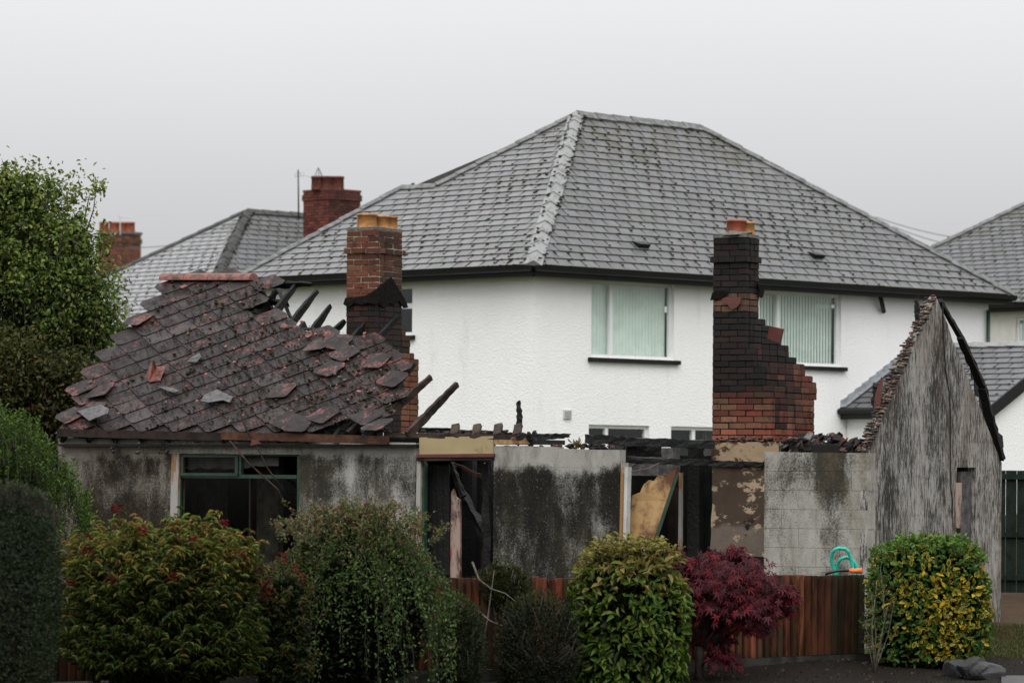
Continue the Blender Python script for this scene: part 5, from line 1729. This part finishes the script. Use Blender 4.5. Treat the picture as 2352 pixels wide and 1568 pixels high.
G1, G2, G3, G4 = (.05, .085, .02), (.10, .155, .032), (.16, .215, .042), (.22, .245, .046)
foliage_tree('broadleaf_tree', 'tall yellow green leafy tree at the left edge with loose top twigs',
    [(40, 560, 0, 1.0, .9, .95), (-90, 640, .2, 1.1, 1, 1.3), (110, 660, -.1, .78, .8, .9), (150, 780, 0, .62, .7, .62), (40, 820, .2, 1.0, .9, .9), (175, 560, 0, .30, .4, .45),
     (70, 470, 0, .55, .5, .42), (10, 440, 0, .4, .5, .35), (215, 720, -.2, .34, .4, .55), (20, 960, .1, 1.1, .8, .8)], 55, 36000, .068,
    [G1, G2, G3, (.045, .045, .012)], [4, 4, 2, 1], 3, [G3, G4, G2],
    [((150, 600), (195, 500), (205, 450), (230, 432)), ((140, 560), (150, 480), (160, 455)), ((190, 560), (215, 480), (222, 425)), ((200, 620), (235, 590), (244, 545)), ((215, 690), (255, 710), (275, 745))], 60)
foliage_tree('small_tree', 'low bronze tinted tree below the tall tree, left of the burnt roof',
    [(70, 860, 0, .75, .7, .45), (150, 880, -.2, .35, .5, .4), (-20, 880, 0, .7, .7, .6), (60, 970, 0, .75, .7, .5), (140, 960, 0, .38, .5, .45)], 54, 20000, .068,
    [(.025, .036, .010), (.045, .05, .013), (.07, .06, .016), (.09, .045, .02)], [4, 3, 2, 1], 5, [(.075, .075, .016), (.05, .065, .015)], (), 50)

r_, lc, rr, rng, base = bush('green_shrub', 'bright green upright shrub at the left, beside the building corner', 'shrub', (-200, 140, 965, 1420), 43.5, .8, 15000, .055, .38,
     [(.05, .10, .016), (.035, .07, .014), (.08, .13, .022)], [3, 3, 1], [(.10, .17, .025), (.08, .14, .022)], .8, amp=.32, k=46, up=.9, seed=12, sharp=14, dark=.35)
shoots(r_, rng, base, 420, [-20, 60, 110, 160, 205, 215], [975, 990, 1050, 1105, 1160, 1230], 43.2, .6, (.12, .32), .05, .36, [(.10, .17, .025), (.07, .13, .02), (.05, .10, .016)], [2, 2, 2], 14, 90)
r_, lc, rr, rng, base = bush('clipped_hedge', 'dark clipped evergreen hedge filling the lower left corner', 'hedge', (-260, 132, 1120, 1680), 32, 1.0, 30000, .030, .5,
     [(.020, .034, .012), (.030, .050, .016), (.012, .020, .008)], [3, 2, 2], [(.05, .06, .035), (.06, .055, .045)], .6, box_p=3.2, amp=.08, k=70, thick=.05, seed=13, sharp=30, topz=.7)
shoots(r_, rng, base, 220, [-20, 40, 90, 120, 134], [1125, 1132, 1150, 1172, 1215], 31.6, .5, (.04, .11), .028, .4, [(.05, .07, .032), (.035, .05, .02), (.06, .055, .042)], [2, 3, 1], 10, 8)
def stem_shrub(name, label, x, Y, rx, ry, top, nst, ln, ratio, cols, w, tipc, seed, red=0., low=-.55):
    """stems fanning out of the ground, leafy in their upper half"""
    rng = np.random.default_rng(seed)
    base = np.array([at(x, 1500, Y).x, Y, ground_z(Y)])
    root = plant(name, label, 'shrub', base)
    P, D, C, mb = [], [], [], MB()
    RP, RD = [], []
    for i in range(nst):
        a = rng.uniform(0, 6.283)
        el = math.acos(rng.uniform(low, 1.))          # from the vertical
        k = rng.uniform(.80, 1.04) ** .8 + rng.normal(0, .03)
        tip = np.array([math.sin(el) ** .6 * math.cos(a) * rx, math.sin(el) ** .6 * math.sin(a) * ry, top * (max(0, math.cos(el)) ** .6 * .55 + .45 + .45 * min(0, math.cos(el)))]) * k
        if tip[2] < .15: tip[2] = .15 + rng.random() * .3
        ctrl = np.array([tip[0] * .35, tip[1] * .35, tip[2] * .65])
        f0 = rng.uniform(.4, .65)
        pt = lambda t: ctrl * 2 * t * (1 - t) + tip * t * t
        if i % 3 == 0: mb.tube([V(pt(t)) for t in (0, .3, .6, 1.)], .008, .002, 3)
        nl = int(rng.uniform(26, 46))
        for j in range(nl):
            t = f0 + (1 - f0) * (j + rng.random()) / nl
            q = pt(t); aa = rng.uniform(0, 6.283); ax = tip - ctrl
            P.append(q + rng.normal(0, .012, 3)); D.append([math.cos(aa) + ax[0] * .4, math.sin(aa) + ax[1] * .4, .25 - .5 * rng.random()])
            C.append((t, tip[2] / top))
        if rng.random() < red and tip[2] > top * .6:
            for j in range(12):
                aa = rng.uniform(0, 6.283); RP.append(tip + np.array([0, 0, .09 * j / 12 - .03]) + rng.normal(0, .008, 3)); RD.append([math.cos(aa), math.sin(aa), .5])
    P, D, C = np.array(P), np.array(D), np.array(C); m = len(P)
    mb.build('branches', 'bark', root)
    col = pick(rng, m, cols, w)
    sel = rng.random(m) < np.clip((C[:, 0] - .5) * 1.7, 0, .8) * np.clip(C[:, 1] * 2.4 - 1.3, .02, 1)
    col[sel] = pick(rng, int(sel.sum()), tipc, [1] * len(tipc))
    col *= rng.uniform(.7, 1.3, (m, 1))
    put('crown', leaf_mesh('crown', P, D, unit(m, rng) * .5 + np.array([0, -.2, .9]), rng.uniform(.7, 1.25, m) * ln, rng.uniform(.8, 1.2, m) * ln * ratio, col, 'oval', .4), root)
    if RP:
        RP, RD = np.array(RP), np.array(RD); n = len(RP)
        tag(put('red_shoots', leaf_mesh('red_shoots', RP, RD, np.tile([0, 0, 1.], (n, 1)), rng.uniform(.04, .075, n), rng.uniform(.014, .022, n), pick(rng, n, [(.20, .022, .024), (.13, .014, .02), (.17, .06, .03)], [3, 2, 1]), 'oval', .35), root), kind='stuff')
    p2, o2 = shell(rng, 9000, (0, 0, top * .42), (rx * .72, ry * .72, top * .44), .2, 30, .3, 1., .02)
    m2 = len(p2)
    put('inner_leaves', leaf_mesh('inner_leaves', p2, unit(m2, rng), unit(m2, rng), rng.uniform(.06, .1, m2), rng.uniform(.04, .07, m2), pick(rng, m2, [(.010, .016, .005), (.016, .024, .007)], [1, 1])), root)  # dark leaf colours paint the shade inside the shrub
    return root
stem_shrub('red_tipped_shrub', 'loose shrub of green and orange leaves with red shoot tips, left foreground', 372, 36.8, 1.02, .9, at(400, 1178, 36.8).z - ground_z(36.8), 900, .085, .26,
     [(.045, .078, .015), (.075, .10, .018), (.10, .10, .022), (.03, .048, .012)], [3, 3, 1.5, 3], [(.21, .18, .038), (.20, .12, .036), (.14, .19, .034), (.17, .15, .035)], 14, .06)
stem_shrub('red_tipped_shrub', 'reddish straggling shoots between the two big foreground shrubs', 648, 37.4, .34, .4, at(640, 1270, 37.4).z - ground_z(37.4), 90, .06, .26,
     [(.045, .07, .014), (.08, .08, .02), (.10, .04, .025)], [4, 3, 1], [(.14, .05, .03), (.13, .085, .028), (.10, .10, .03)], 15, .14)
# weeping shrub: arching strands of small leaves
def weeping(name, label, x, y0, y1, Y, rx, nst, seed):
    rng = np.random.default_rng(seed)
    b = at(x, y1, Y)
    base = np.array([b.x, Y, ground_z(Y)])
    root = plant(name, label, 'shrub', base)
    top = at(x, y0, Y).z - base[2]
    P, C, D = [], [], []
    mb = MB()
    for i in range(nst):
        a = rng.uniform(0, 2 * math.pi)
        reach = rx * math.sqrt(rng.uniform(.02, 1.))
        crown = top * (rng.uniform(.80, 1.03) - .30 * (reach / rx) ** 2)
        end = crown - rng.uniform(.15, 1.2) * (.3 + reach / rx)
        n = 12
        pts = []
        for j in range(n + 1):
            t = j / n
            if t < .5: q = (reach * .62 * (t / .5) ** 1.2, .5 * crown + .5 * crown * math.sin(t / .5 * 1.57))
            else: s_ = (t - .5) / .5; q = (reach * (.62 + .38 * math.sin(s_ * 1.57)), crown - (crown - end) * s_ ** 1.7)
            pts.append(V((math.cos(a) * q[0] + rng.normal(0, .012), math.sin(a) * q[0] * .8 + rng.normal(0, .012), max(.05, q[1]))))
        if i % 2 == 0: mb.tube(pts, .006, .003, 3)
        m = int(90 * rng.uniform(.5, 1.2))
        ts = rng.uniform(.28, 1, m) * n
        for t in ts:
            i0 = min(n - 1, int(t)); q = pts[i0].lerp(pts[i0 + 1], t - i0)
            P.append(np.array(q) + rng.normal(0, .02, 3)); D.append(np.array(pts[i0 + 1] - pts[i0]) * 6)
            hgt = q.z / top
            C.append(hgt)
    for i in range(150):                              # straight thin shoots on top
        a = rng.uniform(0, 2 * math.pi); r0 = rx * rng.uniform(0, .8)
        s_ = np.array([math.cos(a) * r0, math.sin(a) * r0 * .8, top * (.92 - .2 * (r0 / rx) ** 2)])
        d_ = np.array([math.cos(a) * rng.uniform(.1, .9), math.sin(a) * .5, rng.uniform(.25, .8)]); L_ = rng.uniform(.15, .42)
        mb.tube([V(s_), V(s_ + d_ * L_ * .5), V(s_ + d_ * L_ + np.array([0, 0, -.05 * L_]))], .004, .002, 3)
        for j in range(26):
            t = rng.random(); P.append(s_ + d_ * L_ * t + rng.normal(0, .012, 3)); D.append(d_); C.append(1.05)
    P, D, C = np.array(P), np.array(D), np.array(C)
    m = len(P)
    mb.build('branches', 'bark', root)
    g = pick(rng, m, [(.06, .105, .026), (.085, .135, .032), (.04, .07, .02)], [3, 2, 2])
    br = pick(rng, m, [(.17, .10, .06), (.13, .13, .045), (.19, .12, .08)], [1, 1.4, 1])
    s_ = (rng.random(m) < np.clip((C - .62) * 1.6, .03, .75))[:, None]
    col = np.where(s_, br, g) * rng.uniform(.7, 1.3, (m, 1))
    put('crown', leaf_mesh('crown', P, D * .5 + unit(m, rng) * .9, unit(m, rng) + np.array([0, 0, .6]), rng.uniform(.026, .05, m), rng.uniform(.015, .028, m), col), root)
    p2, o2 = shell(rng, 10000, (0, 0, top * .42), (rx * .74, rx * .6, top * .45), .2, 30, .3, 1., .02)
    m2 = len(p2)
    put('inner_leaves', leaf_mesh('inner_leaves', p2, unit(m2, rng), unit(m2, rng), rng.uniform(.04, .07, m2), rng.uniform(.03, .05, m2), pick(rng, m2, [(.005, .008, .003), (.008, .012, .005)], [1, 1])), root)  # near-black leaves, deep shade under the strands put into their colour
    stems(root, (0, 0, 0), [(rng.normal(0, rx * .4), rng.normal(0, rx * .3), top * .8) for _ in range(14)], .02)
weeping('weeping_shrub', 'weeping shrub with trailing strands of tiny leaves, left of the fence', 812, 1160, 1600, 38.6, 1.08, 420, 31)

bush('juniper_shrub', 'small dark rounded juniper against the right side of the weeping shrub', 'shrub', (995, 1118, 1362, 1620), 39.6, .35, 8000, .034, .22,
     [(.020, .034, .010), (.035, .05, .013), (.012, .02, .007)], [3, 2, 2], [(.06, .075, .018)], .5, amp=.2, k=40, shape='needle', up=.7, seed=16)
bush('juniper_shrub', 'broad dark juniper with bare lower twigs, left of the glossy yellow green shrub', 'shrub', (1125, 1345, 1345, 1640), 40.2, .4, 9500, .036, .22,
     [(.016, .027, .009), (.026, .038, .012), (.035, .03, .018)], [3, 2, 1.5], [(.045, .055, .015)], .5, amp=.3, k=40, shape='needle', up=.5, seed=17, sharp=14, twigs=90)
r_, lc, rr, rng, base = bush('juniper_shrub', 'ragged juniper top with bare bent branches in front of the black wall', 'shrub', (1085, 1225, 1285, 1420), 40.6, .25, 5200, .040, .2,
     [(.026, .038, .009), (.042, .05, .012), (.06, .062, .014)], [3, 2, 1], None, None, amp=.45, k=22, shape='needle', up=.4, seed=18, sharp=12, twigs=50, zlow=.5)
random.seed(77)
mb_ = MB()
for pts in (((1085, 1290), (1100, 1330), (1128, 1352), (1160, 1362), (1190, 1385)), ((1110, 1480), (1120, 1420), (1128, 1360), (1135, 1310)), ((1095, 1400), (1125, 1425), (1160, 1440), (1200, 1450)),
            ((1160, 1560), (1150, 1500), (1170, 1460), (1210, 1430)), ((1120, 1540), (1100, 1500), (1105, 1450)), ((1060, 1560), (1110, 1535), (1150, 1540)), ((1195, 1470), (1205, 1440), (1212, 1425))):
    mb_.tube([V(np.array(at(x, y, 40.3 + random.uniform(-.05, .05))) - base) for x, y in pts], .012, .005, 5)
mb_.build('bare_branches', 'pale_bark', r_, True)

r_, lc, rr, rng, base = bush('glossy_shrub', 'rounded glossy shrub with yellow green pointed leaves in front of the fence', 'shrub', (1312, 1580, 1252, 1640), 40.7, .6, 3500, .112, .44,
     [(.070, .125, .018), (.105, .155, .022), (.040, .075, .012), (.14, .15, .026)], [4, 3, 2, 1], [(.22, .19, .05), (.17, .17, .035), (.25, .20, .065), (.20, .15, .05)], .9, box_p=2.7, amp=.20, k=90, thick=.06, up=.0, droop=.5, dark=.16, ndark=1.2, seed=19, bend=.3, topz=.35, sharp=40)
shoots(r_, rng, base, 60, [1322, 1370, 1450, 1520, 1572], [1300, 1262, 1256, 1258, 1292], 40.5, .4, (.05, .15), .08, .4, [(.25, .21, .06), (.20, .18, .04), (.15, .16, .03)], [2, 2, 1], 7, 10, upd=-.1)

# red maple
rng = np.random.default_rng(23)
random.seed(23)
Ym = 41.3
b = at(1606, 1568, Ym)
MBs = np.array([b.x, Ym, ground_z(Ym)])
mp = plant('maple_tree', 'small dark red maple with slender trunk in front of the fence', 'tree', MBs)
P, D = [], []
lay = [(1640, 1290, .38, .12), (1690, 1300, .42, .14), (1600, 1300, .26, .11), (1740, 1350, .40, .12), (1660, 1370, .55, .16), (1600, 1390, .30, .16), (1780, 1365, .22, .08),
       (1700, 1420, .40, .12), (1620, 1450, .34, .12), (1660, 1500, .20, .09), (1690, 1275, .16, .07), (1570, 1340, .2, .14), (1730, 1320, .28, .10), (1640, 1330, .5, .14), (1700, 1385, .45, .10), (1800, 1348, .14, .05), (1818, 1366, .08, .03), (1690, 1262, .09, .05), (1640, 1266, .08, .05), (1556, 1272, .12, .06), (1800, 1395, .10, .05)]
tips = []
for x, y, r, h in lay:
    c = np.array(at(x, y, Ym + rng.uniform(-.25, .2))) - MBs
    tips.append(c)
    n = int(165 * r / .3)
    rad = np.sqrt(rng.random(n)) * r; a = rng.uniform(0, 6.283, n)
    p = np.stack([np.cos(a) * rad, np.sin(a) * rad * .8, rng.normal(0, h * .55, n) - (rad / r) ** 2 * h * .9], 1) + c
    P.append(p); D.append(np.stack([np.cos(a), np.sin(a), -.55 - rng.random(n) * .7], 1) + unit(n, rng) * .5)
P, D = np.concatenate(P), np.concatenate(D); n = len(P)
put('crown', leaf_mesh('crown', P, D, unit(n, rng) * .5 + np.array([0, -.35, .8]), rng.uniform(.06, .105, n), rng.uniform(.06, .105, n), pick(rng, n, [(.062, .006, .012), (.09, .007, .012), (.04, .005, .009), (.14, .008, .013)], [4, 3, 3, 1]) * rng.uniform(.7, 1.3, (n, 1)), 'maple', .3), mp)
m = MB()
m.tube([(0, 0, -.1), (0, 0, .2), (.005, 0, .34)], .05, .045, 8)
for c in tips:
    c = V(c); f = V((.005, 0, .30))
    m.tube([f, f.lerp(c, .35) + V((random.gauss(0, .03), 0, .02)), f.lerp(c, .7) + V((0, 0, .06)), c], .022, .005, 5)
m.build('trunk', 'bark', mp, True)

# variegated shrub: leaves with yellow margins
r_, lc, rr, rng, base = bush('variegated_shrub', 'clipped green shrub splashed with yellow edged leaves at the right', 'shrub', (1990, 2268, 1236, 1575), 43.0, .62, 4600, .085, .52,
     [(.055, .125, .022), (.038, .09, .018), (.085, .165, .03)], [3, 3, 2], [(.12, .21, .04), (.14, .23, .045)], .85, box_p=2.8, amp=.17, k=90, thick=.05, up=.35, droop=.1, dark=.15, ndark=1.2, seed=25, bend=.15, topz=.5, sharp=40)
shoots(r_, rng, base, 90, [1998, 2060, 2150, 2230, 2264], [1285, 1248, 1243, 1250, 1290], 42.8, .4, (.04, .12), .06, .5, [(.12, .21, .04), (.09, .17, .03)], [1, 1], 8, 14)
n = 5200
p, o = shell(rng, n, lc, (rr[0] * 1.0, rr[1] * 1.0, rr[2] * 1.0), .10, 50, .03, 2.8, .05, 22)
u = (p[:, 0] - lc[0]) / rr[0]; v = (p[:, 2] - lc[2]) / rr[2]
ph = np.exp(-((u - .35) ** 2 + (v - .15) ** 2) / .18) + .7 * np.exp(-((u - .15) ** 2 + (v + .45) ** 2) / .12) + .55 * np.exp(-((u + .5) ** 2 + (v - .3) ** 2) / .06) + .6 * np.exp(-((u - .5) ** 2 + (v + .8) ** 2) / .08) + .12
sel = rng.random(len(p)) < np.clip(ph, 0, .9)
p, o = p[sel], o[sel]; n = len(p)
D = o * .5 + unit(n, rng) * .7 + np.array([0, 0, .3]); Nn = o * .9 + unit(n, rng) * .4 + np.array([0, 0, .3])
ln = rng.uniform(.06, .095, n); wd_ = ln * .58
D = D / np.linalg.norm(D, axis=1, keepdims=True)
tag(put('yellow_leaves', leaf_mesh('yellow_leaves', p, D, Nn, ln, wd_, pick(rng, n, [(.50, .34, .025), (.42, .31, .04), (.36, .30, .06)], [3, 2, 1]) * rng.uniform(.7, 1.2, (n, 1)), 'oval', .15), r_), kind='stuff')
S = np.cross(D, Nn); S /= np.linalg.norm(S, axis=1, keepdims=True); N3 = np.cross(S, D)
kk = rng.random(n) < .62
tag(put('leaf_centres', leaf_mesh('leaf_centres', (p + D * (ln * .16)[:, None] + N3 * .004)[kk], D[kk], Nn[kk], ln[kk] * .66, wd_[kk] * .62, pick(rng, int(kk.sum()), [(.045, .10, .02), (.06, .12, .025)], [1, 1]), 'oval', .12), r_), kind='stuff')

# bare stemmed rose in front of it
rng = np.random.default_rng(41); random.seed(41)
b = at(2008, 1535, 42.0)
rs = plant('rose_bush', 'thin straggly rose with bare stems before the yellow edged shrub', 'shrub', (b.x, 42.0, ground_z(42.)))
m = MB(); P = []
for x, y in ((1990, 1400), (2015, 1330), (2030, 1345), (2040, 1390), (2000, 1360), (2055, 1370), (2022, 1300), (1985, 1430)):
    t = at(x, y, 42.0) - V((b.x, 42.0, ground_z(42.)))
    mid = t * .5 + V((random.gauss(0, .05), random.gauss(0, .04), 0))
    m.tube([(0, 0, 0), mid * .5, mid, t], .010, .003, 5)
    for i in range(30): P.append(np.array(t.lerp(mid, random.random() ** 1.5)) + rng.normal(0, .045, 3))
m.build('stems', 'pale_bark', rs, True)
P = np.array(P); n = len(P)
put('leaves', leaf_mesh('leaves', P, unit(n, rng), unit(n, rng), rng.uniform(.03, .05, n), rng.uniform(.018, .03, n), pick(rng, n, [(.05, .06, .018), (.09, .05, .025), (.035, .05, .014)], [2, 1, 2])), rs)

# fern on the wall head
rng = np.random.default_rng(43)
b = by(1326, 1026, .06); bw_ = BF.m @ b
fe = plant('fern_tuft', 'tiny pale fern growing on top of the blackened wall', 'plant', bw_)
P = np.zeros((40, 3)) + rng.normal(0, .02, (40, 3)); D = unit(40, rng); D[:, 2] = np.abs(D[:, 2]) + .5
put('fronds', leaf_mesh('fronds', P, D, unit(40, rng), rng.uniform(.05, .1, 40), rng.uniform(.008, .016, 40), pick(rng, 40, [(.14, .14, .05), (.20, .15, .06)], [1, 1])), fe)

# litter of leaves, bark and moss on the ground, grass at the right and moss at the fence foot
rng = np.random.default_rng(51)
n = 2600
X = rng.uniform(-1.0, 6.5, n); Y = rng.uniform(40.2, 47, n)
keep = ~((X > -2) & (X < 4.2) & (Y > 44.5))
X, Y = X[keep], Y[keep]; n = len(X)
P = np.stack([X, Y, [ground_z(y) + .03 for y in Y]], 1)
o = put('ground_litter', leaf_mesh('ground_litter', P, unit(n, rng) * np.array([1, 1, .3]), np.tile([0, 0, 1.], (n, 1)) + rng.normal(0, .4, (n, 3)), rng.uniform(.015, .05, n), rng.uniform(.01, .03, n),
    pick(rng, n, [(.02, .015, .01), (.05, .035, .02), (.09, .06, .035), (.14, .11, .07), (.035, .04, .015)], [5, 4, 3, 1, 1])))
tag(o, 'wet leaf litter and bark scraps on the soil', 'litter', None, 'stuff')
n = 16000
X = rng.uniform(3.6, 8.5, n); Y = rng.uniform(43.4, 47.5, n) + .0
keep = X > 4.6 + (Y - 43.4) * .25
X, Y = X[keep], Y[keep]; n = len(X)
P = np.stack([X, Y, [ground_z(y) for y in Y]], 1)
D = rng.normal(0, .35, (n, 3)); D[:, 2] = 1
o = put('grass', leaf_mesh('grass', P, D, unit(n, rng), rng.uniform(.03, .075, n), rng.uniform(.004, .008, n), pick(rng, n, [(.045, .06, .012), (.07, .08, .018), (.09, .08, .03)], [2, 2, 1]), 'needle'))
tag(o, 'short rough grass at the right edge', 'grass', None, 'stuff')
P = []
for i in range(2500):
    t = rng.uniform(0, 7.5)
    q = FFm.m @ V((-t, -.03 - abs(rng.normal(0, .03)), .22 - .012 * t))
    P.append((q.x, q.y, q.z + .0))
P = np.array(P); n = len(P); D = rng.normal(0, .5, (n, 3)); D[:, 2] = 1
keep = (np.sin(P[:, 0] * 3.1) + np.sin(P[:, 0] * 1.3 + 1)) > .1
P, D = P[keep], D[keep]; n = len(P)
o = put('kerb_moss', leaf_mesh('kerb_moss', P, D, unit(n, rng), rng.uniform(.012, .03, n), rng.uniform(.004, .009, n), pick(rng, n, [(.10, .09, .03), (.16, .14, .06), (.06, .065, .02)], [2, 1, 2]), 'needle'))
tag(o, 'pale moss and grit along the foot of the fence', 'moss', None, 'stuff')
